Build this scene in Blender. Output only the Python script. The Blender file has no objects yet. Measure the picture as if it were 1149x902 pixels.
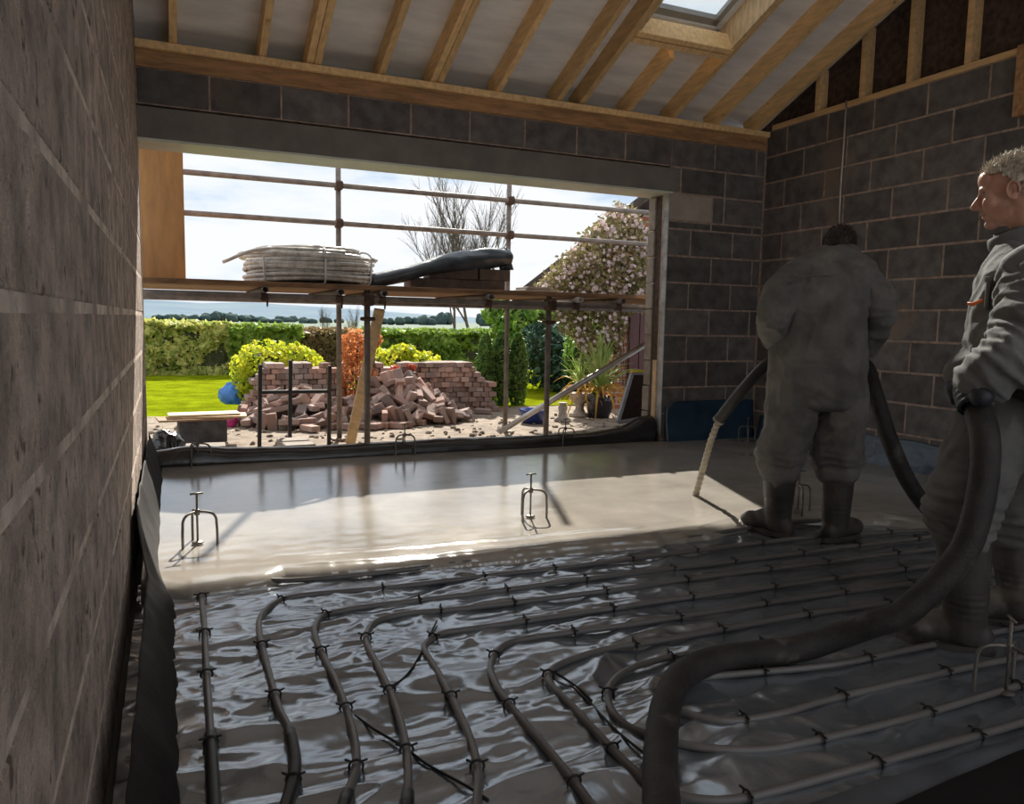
import bpy, bmesh, math, random
import numpy as np
from mathutils import Vector, Matrix

SC = bpy.context.scene
COL = SC.collection
random.seed(7)
RNG = np.random.default_rng(7)

# ------------------------------------------------------------------ camera
W, H = 1149, 902
F_PX, YAW, PITCH, ROLL = 864.88, 0.4173, 0.1031, 0.0185
CAM = np.array([0.0, 0.0, 1.055])
_f = np.array([math.sin(YAW) * math.cos(PITCH), math.cos(YAW) * math.cos(PITCH), -math.sin(PITCH)])
_r0 = np.array([math.cos(YAW), -math.sin(YAW), 0.0])
_u0 = np.cross(_r0, _f)
_r = math.cos(ROLL) * _r0 + math.sin(ROLL) * _u0
_u = -math.sin(ROLL) * _r0 + math.cos(ROLL) * _u0


def ray(u, v):
    return _f + (u - W / 2) / F_PX * _r - (v - H / 2) / F_PX * _u


def atz(u, v, z):                     # point of the pixel's ray on the level z
    d = ray(u, v)
    return CAM + d * (z - CAM[2]) / d[2]


def aty(u, v, y):                     # ... on the plane Y = y
    d = ray(u, v)
    return CAM + d * y / d[1]


def atx(u, v, x):
    d = ray(u, v)
    return CAM + d * x / d[0]


def atd(u, v, dist):                  # ... at a depth from the camera
    return CAM + ray(u, v) * dist


cam_data = bpy.data.cameras.new('camera')
cam = bpy.data.objects.new('camera', cam_data)
COL.objects.link(cam)
cam.matrix_world = Matrix(((_r[0], _u[0], -_f[0], CAM[0]), (_r[1], _u[1], -_f[1], CAM[1]),
                           (_r[2], _u[2], -_f[2], CAM[2]), (0, 0, 0, 1)))
cam_data.sensor_fit = 'HORIZONTAL'
cam_data.sensor_width = 36
cam_data.lens = F_PX / W * 36
cam_data.clip_start = 0.02
cam_data.clip_end = 3000
SC.camera = cam

# ------------------------------------------------------------------ view, sky, sun
SC.view_settings.view_transform = 'Standard'
SC.view_settings.look = 'None'
SC.view_settings.gamma = 1
SC.view_settings.use_curve_mapping = False
SC.view_settings.exposure = 0.76
SKY_STRENGTH = 0.62
SUN_STRENGTH = 5.5

world = bpy.data.worlds.new('sky')
SC.world = world
world.use_nodes = True
nt = world.node_tree
nt.nodes.clear()
wo = nt.nodes.new('ShaderNodeOutputWorld')
bg = nt.nodes.new('ShaderNodeBackground')
tc = nt.nodes.new('ShaderNodeTexCoord')
mp = nt.nodes.new('ShaderNodeMapping')
mp.inputs['Scale'].default_value = (2.2, 2.2, 9.0)
n1 = nt.nodes.new('ShaderNodeTexNoise')
n1.inputs['Scale'].default_value = 1.7
n1.inputs['Detail'].default_value = 7
n1.inputs['Roughness'].default_value = 0.55
cr = nt.nodes.new('ShaderNodeValToRGB')
cr.color_ramp.elements[0].position = 0.33
cr.color_ramp.elements[0].color = (0.50, 0.66, 0.88, 1)
cr.color_ramp.elements[1].position = 0.50
cr.color_ramp.elements[1].color = (0.93, 0.95, 0.98, 1)
e = cr.color_ramp.elements.new(0.42)
e.color = (0.82, 0.89, 0.97, 1)
nt.links.new(tc.outputs['Generated'], mp.inputs['Vector'])
nt.links.new(mp.outputs['Vector'], n1.inputs['Vector'])
nt.links.new(n1.outputs['Fac'], cr.inputs['Fac'])
nt.links.new(cr.outputs['Color'], bg.inputs['Color'])
bg.inputs['Strength'].default_value = SKY_STRENGTH
nt.links.new(bg.outputs['Background'], wo.inputs['Surface'])

sun_data = bpy.data.lights.new('sun', 'SUN')
sun_data.energy = SUN_STRENGTH
sun_data.angle = math.radians(0.6)
sun_data.color = (1.0, 0.93, 0.82)
sun = bpy.data.objects.new('sun', sun_data)
COL.objects.link(sun)
SUN_DIR = Vector((0.345 * 1.30, 1.30, 1.0)).normalized()      # towards the sun
sun.rotation_euler = SUN_DIR.to_track_quat('Z', 'Y').to_euler()
sun.location = (3, 20, 12)

# ------------------------------------------------------------------ helpers
LOC = {}


def tag(o, label=None, cat=None, group=None, kind=None):
    if label:
        o['label'] = label
    if cat:
        o['category'] = cat
    if group:
        o['group'] = group
    if kind:
        o['kind'] = kind
    return o


def link(o, parent=None):
    COL.objects.link(o)
    if parent is not None:
        o.parent = parent
    return o


def root_loc(p):
    v = Vector((0, 0, 0))
    while p is not None:
        v += p.location
        p = p.parent
    return v


def thing(name, loc, label, cat, group=None):
    o = bpy.data.objects.new(name, None)
    o.empty_display_size = 0.1
    link(o)
    o.location = loc
    return tag(o, label, cat, group)


def mesh_data(name, verts, faces, mat=None, smooth=False, uv=None):
    me = bpy.data.meshes.new(name)
    me.from_pydata([tuple(map(float, v)) for v in verts], [], faces)
    if mat is not None:
        me.materials.append(mat)
    if smooth:
        me.polygons.foreach_set('use_smooth', np.ones(len(me.polygons), dtype=bool))
    me.update()
    return me


def obj(name, geo, mat, parent=None, smooth=False, origin=None):
    """geo = (verts, faces) in world coordinates; origin moves the object's own origin there"""
    v, f = geo
    v = np.asarray(v, dtype=float)
    off = np.array(root_loc(parent)) if parent is not None else np.zeros(3)
    if origin is None and parent is None:
        lo, hi = v.min(0), v.max(0)
        origin = np.array([(lo[0] + hi[0]) / 2, (lo[1] + hi[1]) / 2, lo[2]])
    org = np.zeros(3) if origin is None else np.asarray(origin, float) - off
    me = mesh_data(name, v - off - org, f, mat, smooth)
    o = bpy.data.objects.new(name, me)
    link(o, parent)
    o.location = org
    return o


def inst(name, me, loc, rot=(0, 0, 0), parent=None, scale=None):
    o = bpy.data.objects.new(name, me)
    link(o, parent)
    off = root_loc(parent) if parent is not None else Vector((0, 0, 0))
    o.location = Vector(loc) - off
    o.rotation_euler = rot
    if scale is not None:
        o.scale = scale
    return o


def join(*geos):
    V, Fc, n = [], [], 0
    for v, f in geos:
        v = np.asarray(v, float)
        V.append(v)
        Fc.extend([tuple(i + n for i in q) for q in f])
        n += len(v)
    return np.concatenate(V), Fc


def box(x0, x1, y0, y1, z0, z1):
    v = [(x0, y0, z0), (x1, y0, z0), (x1, y1, z0), (x0, y1, z0), (x0, y0, z1), (x1, y0, z1), (x1, y1, z1), (x0, y1, z1)]
    f = [(0, 3, 2, 1), (4, 5, 6, 7), (0, 1, 5, 4), (1, 2, 6, 5), (2, 3, 7, 6), (3, 0, 4, 7)]
    return np.array(v, float), f


def bbox(x0, x1, y0, y1, z0, z1, b=0.004, seg=1):
    """box with chamfered edges"""
    bm = bmesh.new()
    v, f = box(x0, x1, y0, y1, z0, z1)
    vs = [bm.verts.new(p) for p in v]
    for q in f:
        bm.faces.new([vs[i] for i in q])
    bmesh.ops.bevel(bm, geom=list(bm.edges), offset=b, segments=seg, affect='EDGES', profile=0.5)
    bm.verts.index_update()
    out = np.array([p.co[:] for p in bm.verts]), [tuple(p.index for p in q.verts) for q in bm.faces]
    bm.free()
    return out


def xf(geo, m):
    v, f = geo
    v = np.asarray(v, float)
    M4 = np.array(m)
    return v @ M4[:3, :3].T + M4[:3, 3], f


def beam(a, b, w, h, up=(0, 0, 1), bev=0.003):
    """bevelled bar from a to b: w across, h along 'up'"""
    a, b = Vector(a), Vector(b)
    d = b - a
    L = d.length
    d.normalize()
    s = d.cross(Vector(up)).normalized()
    t = s.cross(d).normalized()
    g = bbox(0, L, -w / 2, w / 2, -h / 2, h / 2, bev)
    m = Matrix(((d.x, s.x, t.x, a.x), (d.y, s.y, t.y, a.y), (d.z, s.z, t.z, a.z), (0, 0, 0, 1)))
    return xf(g, m)


def catmull(P, n=8, closed=False):
    P = np.asarray(P, float)
    if len(P) < 3:
        t = np.linspace(0, 1, n + 1)[:, None]
        return P[0] * (1 - t) + P[1] * t
    Q = np.vstack([2 * P[0] - P[1], P, 2 * P[-1] - P[-2]])
    out = []
    for i in range(1, len(Q) - 2):
        p0, p1, p2, p3 = Q[i - 1], Q[i], Q[i + 1], Q[i + 2]
        for t in np.linspace(0, 1, n, endpoint=False):
            out.append(0.5 * ((2 * p1) + (-p0 + p2) * t + (2 * p0 - 5 * p1 + 4 * p2 - p3) * t ** 2 + (-p0 + 3 * p1 - 3 * p2 + p3) * t ** 3))
    out.append(Q[-2])
    return np.array(out)


def resample(P, step):
    P = np.asarray(P, float)
    s = np.r_[0, np.cumsum(np.linalg.norm(np.diff(P, axis=0), axis=1))]
    n = max(2, int(s[-1] / step) + 1)
    t = np.linspace(0, s[-1], n)
    return np.stack([np.interp(t, s, P[:, k]) for k in range(P.shape[1])], 1)


def frames(P):
    P = np.asarray(P, float)
    T = np.gradient(P, axis=0)
    T /= np.linalg.norm(T, axis=1)[:, None] + 1e-12
    n = np.cross(T[0], (0, 0, 1.0))
    if np.linalg.norm(n) < 1e-3:
        n = np.cross(T[0], (1.0, 0, 0))
    n /= np.linalg.norm(n)
    N = [n]
    for i in range(1, len(P)):
        n = N[-1] - T[i] * np.dot(N[-1], T[i])
        n /= np.linalg.norm(n) + 1e-12
        N.append(n)
    N = np.array(N)
    return T, N, np.cross(T, N)


def tube(P, r, seg=10, cap=True, shape=None):
    """sweep a circle; r scalar or per-point; shape(angle) scales the radius"""
    P = np.asarray(P, float)
    T, N, B = frames(P)
    r = np.broadcast_to(np.asarray(r, float), (len(P),)) if np.ndim(r) < 2 else r
    a = np.linspace(0, 2 * math.pi, seg, endpoint=False)
    ca, sa = np.cos(a), np.sin(a)
    if np.ndim(r) == 2:
        v = P[:, None] + (r[:, 0, None] * ca)[:, :, None] * N[:, None] + (r[:, 1, None] * sa)[:, :, None] * B[:, None]
    else:
        k = np.ones(seg) if shape is None else shape(a)
        v = P[:, None] + (r[:, None] * ca * k)[:, :, None] * N[:, None] + (r[:, None] * sa * k)[:, :, None] * B[:, None]
    v = v.reshape(-1, 3)
    f = []
    n = len(P)
    for i in range(n - 1):
        for j in range(seg):
            k = (j + 1) % seg
            f.append((i * seg + j, i * seg + k, (i + 1) * seg + k, (i + 1) * seg + j))
    if cap:
        f.append(tuple(reversed(range(seg))))
        f.append(tuple(range((n - 1) * seg, n * seg)))
    return v, f


def pipe_hollow(a, b, r, t=0.004, seg=14):
    """straight scaffold tube, open at its ends"""
    a, b = np.asarray(a, float), np.asarray(b, float)
    d = (b - a) / np.linalg.norm(b - a)
    P = [a, b, b, a, a]
    T, N, B = frames(np.array([a, b]))
    ang = np.linspace(0, 2 * math.pi, seg, endpoint=False)
    ring = np.cos(ang)[:, None] * N[0] + np.sin(ang)[:, None] * B[0]
    v = np.concatenate([a + ring * r, b + ring * r, b + ring * (r - t), a + ring * (r - t)])
    f = []
    for s in range(4):
        s2 = (s + 1) % 4
        for j in range(seg):
            k = (j + 1) % seg
            f.append((s * seg + j, s * seg + k, s2 * seg + k, s2 * seg + j))
    return v, f


def lathe(prof, c=(0, 0, 0), seg=20, axis=None):
    a = np.linspace(0, 2 * math.pi, seg, endpoint=False)
    v = np.array([(c[0] + r * math.cos(t), c[1] + r * math.sin(t), c[2] + z) for r, z in prof for t in a])
    f = []
    for i in range(len(prof) - 1):
        for j in range(seg):
            k = (j + 1) % seg
            f.append((i * seg + j, i * seg + k, (i + 1) * seg + k, (i + 1) * seg + j))
    f.append(tuple(reversed(range(seg))))
    f.append(tuple(range((len(prof) - 1) * seg, len(prof) * seg)))
    return v, f


def ellipsoid(c, rx, ry, rz, axes=None, nu=20, nv=12):
    a = np.linspace(0, 2 * math.pi, nu, endpoint=False)
    v = [(0, 0, -1)]
    for i in range(1, nv):
        p = -math.pi / 2 + math.pi * i / nv
        v += [(math.cos(p) * math.cos(t), math.cos(p) * math.sin(t), math.sin(p)) for t in a]
    v.append((0, 0, 1))
    v = np.array(v) * (rx, ry, rz)
    if axes is not None:
        A = np.array(axes)
        v = v @ A
    v = v + np.asarray(c, float)
    f = [(0, 1 + (j + 1) % nu, 1 + j) for j in range(nu)]
    for i in range(nv - 2):
        for j in range(nu):
            k = (j + 1) % nu
            f.append((1 + i * nu + j, 1 + i * nu + k, 1 + (i + 1) * nu + k, 1 + (i + 1) * nu + j))
    last = len(v) - 1
    f += [(last, 1 + (nv - 2) * nu + j, 1 + (nv - 2) * nu + (j + 1) % nu) for j in range(nu)]
    return v, f


def grid(nx, ny):
    i = np.arange(nx - 1)[None, :] + np.arange(ny - 1)[:, None] * nx
    i = i.ravel()
    return np.stack([i, i + 1, i + 1 + nx, i + nx], 1)


def sheet(name, V, nx, ny, mat, parent=None, smooth=True, thick=0):
    """V: (ny, nx, 3) world positions"""
    V = V.reshape(-1, 3)
    off = np.array(root_loc(parent)) if parent is not None else np.zeros(3)
    if parent is None:
        lo, hi = V.min(0), V.max(0)
        org = np.array([(lo[0] + hi[0]) / 2, (lo[1] + hi[1]) / 2, lo[2]])
    else:
        org = np.zeros(3)
    me = bpy.data.meshes.new(name)
    q = grid(nx, ny)
    me.vertices.add(len(V))
    me.vertices.foreach_set('co', (V - off - org).astype(np.float32).ravel())
    me.loops.add(q.size)
    me.loops.foreach_set('vertex_index', q.astype(np.int32).ravel())
    me.polygons.add(len(q))
    me.polygons.foreach_set('loop_start', np.arange(0, q.size, 4, dtype=np.int32))
    me.polygons.foreach_set('loop_total', np.full(len(q), 4, dtype=np.int32))
    me.update(calc_edges=True)
    me.validate()
    if smooth:
        me.polygons.foreach_set('use_smooth', np.ones(len(q), dtype=bool))
    me.materials.append(mat)
    o = bpy.data.objects.new(name, me)
    link(o, parent)
    o.location = org
    if thick:
        md = o.modifiers.new('thickness', 'SOLIDIFY')
        md.thickness = thick
        md.offset = 0
    return o


def quads_mesh(name, V, mat, parent=None, origin=(0, 0, 0), smooth=False):
    """V: (n,4,3) separate quads in one mesh"""
    n = len(V)
    me = bpy.data.meshes.new(name)
    off = np.array(root_loc(parent)) if parent is not None else np.zeros(3)
    org = np.asarray(origin, float) if parent is None else np.zeros(3)
    me.vertices.add(n * 4)
    me.vertices.foreach_set('co', (V.reshape(-1, 3) - off - org).astype(np.float32).ravel())
    me.loops.add(n * 4)
    me.loops.foreach_set('vertex_index', np.arange(n * 4, dtype=np.int32))
    me.polygons.add(n)
    me.polygons.foreach_set('loop_start', np.arange(0, n * 4, 4, dtype=np.int32))
    me.polygons.foreach_set('loop_total', np.full(n, 4, dtype=np.int32))
    me.update(calc_edges=True)
    me.materials.append(mat)
    o = bpy.data.objects.new(name, me)
    link(o, parent)
    o.location = org
    return o


# numpy gradient noise
_perm = np.random.default_rng(3).permutation(512).astype(np.int64) % 256
_grad = np.random.default_rng(4).normal(size=(256, 3))
_grad /= np.linalg.norm(_grad, axis=1)[:, None]


def noise(x, y, z=0.0):
    x, y, z = np.broadcast_arrays(np.asarray(x, float), np.asarray(y, float), np.asarray(z, float))
    xi, yi, zi = np.floor(x).astype(np.int64), np.floor(y).astype(np.int64), np.floor(z).astype(np.int64)
    xf_, yf, zf = x - xi, y - yi, z - zi
    fu = lambda t: t * t * t * (t * (t * 6 - 15) + 10)
    u, v, w = fu(xf_), fu(yf), fu(zf)
    out = 0.0
    for dx in (0, 1):
        for dy in (0, 1):
            for dz in (0, 1):
                h = _perm[(_perm[(_perm[(xi + dx) & 255] + yi + dy) & 255] + zi + dz) & 255]
                g = _grad[h]
                dot = g[..., 0] * (xf_ - dx) + g[..., 1] * (yf - dy) + g[..., 2] * (zf - dz)
                out = out + dot * (u if dx else 1 - u) * (v if dy else 1 - v) * (w if dz else 1 - w)
    return out


def fbm(x, y, z=0.0, o=4):
    s, a, k = 0, 1, 1
    for _ in range(o):
        s = s + a * noise(x * k, y * k, z * k + 3.1 * _)
        a *= 0.5
        k *= 2.03
    return s


def smooth01(t):
    t = np.clip(t, 0, 1)
    return t * t * (3 - 2 * t)


# ------------------------------------------------------------------ materials
MATS = {}


def mat(name, col, rough=0.7, metal=0.0, var=0.2, scale=6.0, bump=0.0, bscale=40.0, col2=None, rvar=0.0, rand=0.0,
        spec=0.5, detail=5, coat=0.0, ior=1.5, transl=0.0, stretch=None, bdist=0.01, patch=None):
    m = bpy.data.materials.new(name)
    m.use_nodes = True
    n, l = m.node_tree.nodes, m.node_tree.links
    n.clear()
    out = n.new('ShaderNodeOutputMaterial')
    bs = n.new('ShaderNodeBsdfPrincipled')
    geo = n.new('ShaderNodeNewGeometry')
    vec = geo.outputs['Position']
    if stretch is not None:
        mpn = n.new('ShaderNodeMapping')
        mpn.inputs['Scale'].default_value = stretch
        l.new(vec, mpn.inputs['Vector'])
        vec = mpn.outputs['Vector']
    ns = n.new('ShaderNodeTexNoise')
    ns.inputs['Scale'].default_value = scale
    ns.inputs['Detail'].default_value = detail
    ns.inputs['Roughness'].default_value = 0.6
    l.new(vec, ns.inputs['Vector'])
    rp = n.new('ShaderNodeValToRGB')
    c2 = col2 if col2 is not None else tuple(min(1, c * (1 + var)) for c in col)
    c1 = col if col2 is not None else tuple(c * (1 - var) for c in col)
    rp.color_ramp.elements[0].position = 0.35
    rp.color_ramp.elements[0].color = (*c1, 1)
    rp.color_ramp.elements[1].position = 0.65
    rp.color_ramp.elements[1].color = (*c2, 1)
    l.new(ns.outputs['Fac'], rp.inputs['Fac'])
    colour = rp.outputs['Color']
    if patch is not None:                      # (colour, scale, threshold): stains, painted pits
        n3 = n.new('ShaderNodeTexNoise')
        n3.inputs['Scale'].default_value = patch[1]
        n3.inputs['Detail'].default_value = 4
        l.new(geo.outputs['Position'], n3.inputs['Vector'])
        mr = n.new('ShaderNodeMapRange')
        mr.inputs['From Min'].default_value = patch[2]
        mr.inputs['From Max'].default_value = patch[2] + 0.12
        l.new(n3.outputs['Fac'], mr.inputs['Value'])
        mx = n.new('ShaderNodeMix')
        mx.data_type = 'RGBA'
        l.new(mr.outputs['Result'], mx.inputs['Factor'])
        l.new(colour, mx.inputs['A'])
        mx.inputs['B'].default_value = (*patch[0], 1)
        colour = mx.outputs['Result']
    if rand:
        oi = n.new('ShaderNodeObjectInfo')
        mr2 = n.new('ShaderNodeMapRange')
        mr2.inputs['To Min'].default_value = 1 - rand
        mr2.inputs['To Max'].default_value = 1 + rand
        l.new(oi.outputs['Random'], mr2.inputs['Value'])
        hs = n.new('ShaderNodeHueSaturation')
        l.new(mr2.outputs['Result'], hs.inputs['Value'])
        l.new(colour, hs.inputs['Color'])
        colour = hs.outputs['Color']
    l.new(colour, bs.inputs['Base Color'])
    bs.inputs['Roughness'].default_value = rough
    bs.inputs['Metallic'].default_value = metal
    bs.inputs['Specular IOR Level'].default_value = spec
    bs.inputs['Coat Weight'].default_value = coat
    bs.inputs['IOR'].default_value = ior
    if rvar:
        mr = n.new('ShaderNodeMapRange')
        mr.inputs['From Min'].default_value = 0.3
        mr.inputs['From Max'].default_value = 0.7
        mr.inputs['To Min'].default_value = max(0.02, rough - rvar)
        mr.inputs['To Max'].default_value = rough + rvar
        l.new(ns.outputs['Fac'], mr.inputs['Value'])
        l.new(mr.outputs['Result'], bs.inputs['Roughness'])
    if bump:
        nb = n.new('ShaderNodeTexNoise')
        nb.inputs['Scale'].default_value = bscale
        nb.inputs['Detail'].default_value = 5
        nb.inputs['Roughness'].default_value = 0.65
        l.new(vec, nb.inputs['Vector'])
        bu = n.new('ShaderNodeBump')
        bu.inputs['Strength'].default_value = bump
        bu.inputs['Distance'].default_value = bdist
        l.new(nb.outputs['Fac'], bu.inputs['Height'])
        l.new(bu.outputs['Normal'], bs.inputs['Normal'])
    if transl:
        tr = n.new('ShaderNodeBsdfTranslucent')
        l.new(colour, tr.inputs['Color'])
        ms = n.new('ShaderNodeMixShader')
        ms.inputs['Fac'].default_value = transl
        l.new(bs.outputs['BSDF'], ms.inputs[1])
        l.new(tr.outputs['BSDF'], ms.inputs[2])
        l.new(ms.outputs['Shader'], out.inputs['Surface'])
    else:
        l.new(bs.outputs['BSDF'], out.inputs['Surface'])
    MATS[name] = m
    return m


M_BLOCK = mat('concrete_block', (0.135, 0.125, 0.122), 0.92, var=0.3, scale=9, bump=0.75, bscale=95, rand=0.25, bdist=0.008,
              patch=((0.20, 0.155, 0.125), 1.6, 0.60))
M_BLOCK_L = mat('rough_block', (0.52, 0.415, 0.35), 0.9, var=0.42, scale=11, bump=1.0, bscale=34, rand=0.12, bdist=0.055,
                patch=((0.17, 0.125, 0.105), 22.0, 0.585), detail=9)  # dark of the face's pits is put into the colour as spots
M_MORTAR = mat('mortar', (0.40, 0.30, 0.245), 0.95, var=0.3, scale=20, bump=0.8, bscale=120)
M_MORTAR_L = mat('mortar_smeared', (0.80, 0.68, 0.58), 0.95, var=0.25, scale=20, patch=((0.45, 0.36, 0.30), 5, 0.52), bump=1.0, bscale=90, bdist=0.015)
M_LINTEL = mat('lintel_concrete', (0.19, 0.175, 0.16), 0.85, var=0.15, scale=5, bump=0.25, bscale=60)
M_PADSTONE = mat('padstone_concrete', (0.40, 0.35, 0.30), 0.85, var=0.12, scale=6, bump=0.25, bscale=60)
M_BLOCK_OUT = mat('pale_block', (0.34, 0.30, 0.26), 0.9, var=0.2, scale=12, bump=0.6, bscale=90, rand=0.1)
M_WOOD = mat('sawn_pine', (0.78, 0.52, 0.25), 0.65, var=0.16, scale=5, stretch=(8, 1.0, 6), bump=0.12, bscale=50, rand=0.16,
             patch=((0.24, 0.12, 0.05), 13, 0.69))
M_WOOD_PALE = mat('planed_pine', (0.66, 0.47, 0.26), 0.6, var=0.2, scale=5, stretch=(2, 8, 2), bump=0.1, bscale=50,
                  patch=((0.3, 0.16, 0.07), 16, 0.68))
M_PLATE = mat('wall_plate_pine', (0.40, 0.22, 0.10), 0.7, var=0.3, scale=4, stretch=(1.2, 8, 8), bump=0.15, bscale=50)
M_PLY = mat('plywood', (0.50, 0.25, 0.09), 0.6, var=0.15, scale=6, stretch=(3, 3, 0.6))
M_OSB_DARK = mat('dark_board', (0.07, 0.045, 0.035), 0.85, var=0.5, scale=22, bump=0.3)
M_FOIL = mat('roof_membrane', (0.82, 0.79, 0.77), 0.5, metal=0.0, var=0.12, scale=2.5, bump=0.35, bscale=6, stretch=(0.7, 3, 3), bdist=0.03)
M_WHITE = mat('white_paint', (0.72, 0.74, 0.74), 0.4, var=0.05)
M_SOFFIT = mat('pale_steel_soffit', (0.62, 0.66, 0.58), 0.45, var=0.1, scale=4)
M_STEEL = mat('galvanised_tube', (0.21, 0.18, 0.16), 0.6, metal=0.4, var=0.3, scale=12, rvar=0.1)
M_STEEL_PALE = mat('bright_tube', (0.52, 0.51, 0.50), 0.35, metal=0.7, var=0.15, scale=9)
M_RUST = mat('rusty_coupler', (0.09, 0.05, 0.035), 0.7, metal=0.3, var=0.4, scale=30)
M_PLANK = mat('scaffold_board_wood', (0.30, 0.17, 0.09), 0.75, var=0.4, scale=6, stretch=(0.8, 8, 8), bump=0.3, bscale=40, rand=0.2)
M_BLACKPAINT = mat('black_steel', (0.012, 0.012, 0.013), 0.45, var=0.1)
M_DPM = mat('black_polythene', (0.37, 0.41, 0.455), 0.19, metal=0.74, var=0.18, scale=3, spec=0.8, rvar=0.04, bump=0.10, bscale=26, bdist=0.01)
M_DPM_LIP = mat('black_polythene_lip', (0.013, 0.014, 0.016), 0.24, var=0.3, scale=4, spec=0.9, bump=0.2, bscale=14, bdist=0.02)
M_DPM_BLUE = mat('blue_polythene', (0.015, 0.045, 0.08), 0.28, var=0.3, scale=4, spec=0.7, bump=0.3, bscale=12, bdist=0.02)
M_DPM_MATT = mat('dusty_polythene', (0.10, 0.11, 0.125), 0.42, var=0.3, scale=5, spec=0.5, bump=0.2, bscale=18, bdist=0.015)
M_DPM_DARK = mat('dull_black_sheet', (0.012, 0.010, 0.010), 0.75, var=0.3, scale=5, spec=0.25, bump=0.3, bscale=25)
M_SCREED = mat('wet_screed', (0.37, 0.345, 0.305), 0.085, var=0.16, scale=2.2, spec=0.9, rvar=0.045, bump=0.17, bscale=110, bdist=0.0018, ior=1.9)
M_PIPE = mat('grey_heating_pipe', (0.15, 0.14, 0.135), 0.32, var=0.12, scale=4, spec=0.6)
M_SLEEVE = mat('black_conduit', (0.022, 0.021, 0.021), 0.4, var=0.2, scale=8)
M_CLIP = mat('black_clip', (0.012, 0.012, 0.012), 0.5, var=0.1)
M_HOSE = mat('dirty_rubber_hose', (0.024, 0.020, 0.018), 0.6, var=0.4, scale=14, bump=0.5, bscale=90, patch=((0.10, 0.088, 0.075), 9, 0.62))
M_STREAM = mat('pouring_screed', (0.42, 0.37, 0.28), 0.35, var=0.2, scale=20, bump=0.5, bscale=60)
M_TRIPOD = mat('tripod_steel', (0.20, 0.185, 0.165), 0.5, metal=0.6, var=0.3, scale=25)
M_COVERALL = mat('grey_coverall_cotton', (0.16, 0.153, 0.143), 0.9, var=0.25, scale=7, bump=0.3, bscale=60, spec=0.2,
                 patch=((0.20, 0.19, 0.17), 5, 0.62))
M_COVERALL2 = mat('charcoal_coverall_cotton', (0.15, 0.147, 0.142), 0.85, var=0.2, scale=7, bump=0.3, bscale=60, spec=0.25,
                  patch=((0.17, 0.16, 0.15), 5, 0.64))
M_BOOT = mat('muddy_rubber_boot', (0.055, 0.048, 0.043), 0.55, var=0.4, scale=8, patch=((0.16, 0.14, 0.115), 6, 0.58))
M_SKIN = mat('skin', (0.48, 0.25, 0.175), 0.5, var=0.12, scale=16, bump=0.1, bscale=120)
M_HAIR_DARK = mat('dark_hair', (0.035, 0.024, 0.018), 0.6, var=0.3, scale=60)
M_HAIR_GREY = mat('grey_hair', (0.50, 0.44, 0.36), 0.55, var=0.35, scale=60)
M_GLOVE = mat('dark_glove', (0.022, 0.024, 0.032), 0.5, var=0.3, scale=20, bump=0.2)
M_ORANGE = mat('orange_plastic', (0.75, 0.15, 0.03), 0.45, var=0.05)

# ================================================================== THE ROOM
XL, XR, YB, YF = -0.16, 4.872, 5.53, -1.7          # wall faces
JAMB = 3.862                                        # right edge of the opening
ZTOP = 2.768                                        # top of the block walls
SLOPE = 0.4175
ZK = [0.293 + 0.225 * k for k in range(-2, 12)]     # bed joints: ZK[2] lies just above the sheet upstand
RIDGE_Y = 2.0


def roof_z(y, off=0.0):
    z = ZTOP + SLOPE * (5.5 - y) if y > RIDGE_Y else ZTOP + SLOPE * (5.5 - RIDGE_Y) - SLOPE * (RIDGE_Y - y)
    return z + off


_blocks = {}


def block_mesh(lx, ly, lz, m, b=0.005):
    k = (round(lx, 3), round(ly, 3), round(lz, 3), m.name)
    if k not in _blocks:
        v, f = bbox(-lx / 2, lx / 2, -ly / 2, ly / 2, -lz / 2, lz / 2, b)
        _blocks[k] = mesh_data('block', v, f, m)
    return _blocks[k]


def lay(wall, axis, a0, a1, joint, z0, z1, face, sign, m, t=0.1, L=0.45, gap=0.013, jit=0.0015, bed=0.014, bev=0.004):
    """one course of blocks from a0 to a1 with a perpend at 'joint'; the face looks along sign on the other axis"""
    j0 = joint - math.ceil((joint - a0) / L) * L
    cuts = [a0]
    x = j0
    while x < a1 - 0.03:
        if x > a0 + 0.03:
            cuts.append(x)
        x += L
    cuts.append(a1)
    for p, q in zip(cuts[:-1], cuts[1:]):
        ln = round(q - p - gap, 3)
        if ln < 0.03:
            continue
        f = face + sign * random.uniform(-jit, jit)
        c = f - sign * t / 2
        mid = (p + q) / 2
        h = z1 - z0 - bed
        if axis == 'y':
            o = inst('block', block_mesh(t, ln, h, m, bev), (c, mid, (z0 + z1) / 2), parent=wall)
        else:
            o = inst('block', block_mesh(ln, t, h, m, bev), (mid, c, (z0 + z1) / 2), parent=wall)
        o.rotation_euler = (random.uniform(-.004, .004), random.uniform(-.004, .004), random.uniform(-.003, .003))


def prism_yz(x0, x1, pts):
    """solid with a polygon outline in the YZ plane"""
    n = len(pts)
    v = [(x0, y, z) for y, z in pts] + [(x1, y, z) for y, z in pts]
    f = [tuple(range(n)), tuple(reversed(range(n, 2 * n)))] + [(i, i + n, (i + 1) % n + n, (i + 1) % n) for i in range(n)]
    return np.array(v), f


# --- right wall
wall_right = obj('wall_right', prism_yz(XR + 0.0035, XR + 0.10, [(YF, -0.2), (YB, -0.2), (YB, ZTOP), (YF, ZTOP)]), M_MORTAR, origin=(0, 0, 0))
tag(wall_right, 'dark grey concrete block wall on the right with pinkish mortar joints', kind='structure')
for k in range(len(ZK) - 1):
    j = 3.934 if k % 2 == 0 else 3.726
    lay(wall_right, 'y', 1.0, YB - 0.005, j, ZK[k], min(ZK[k + 1], ZTOP), XR, -1, M_BLOCK)
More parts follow.
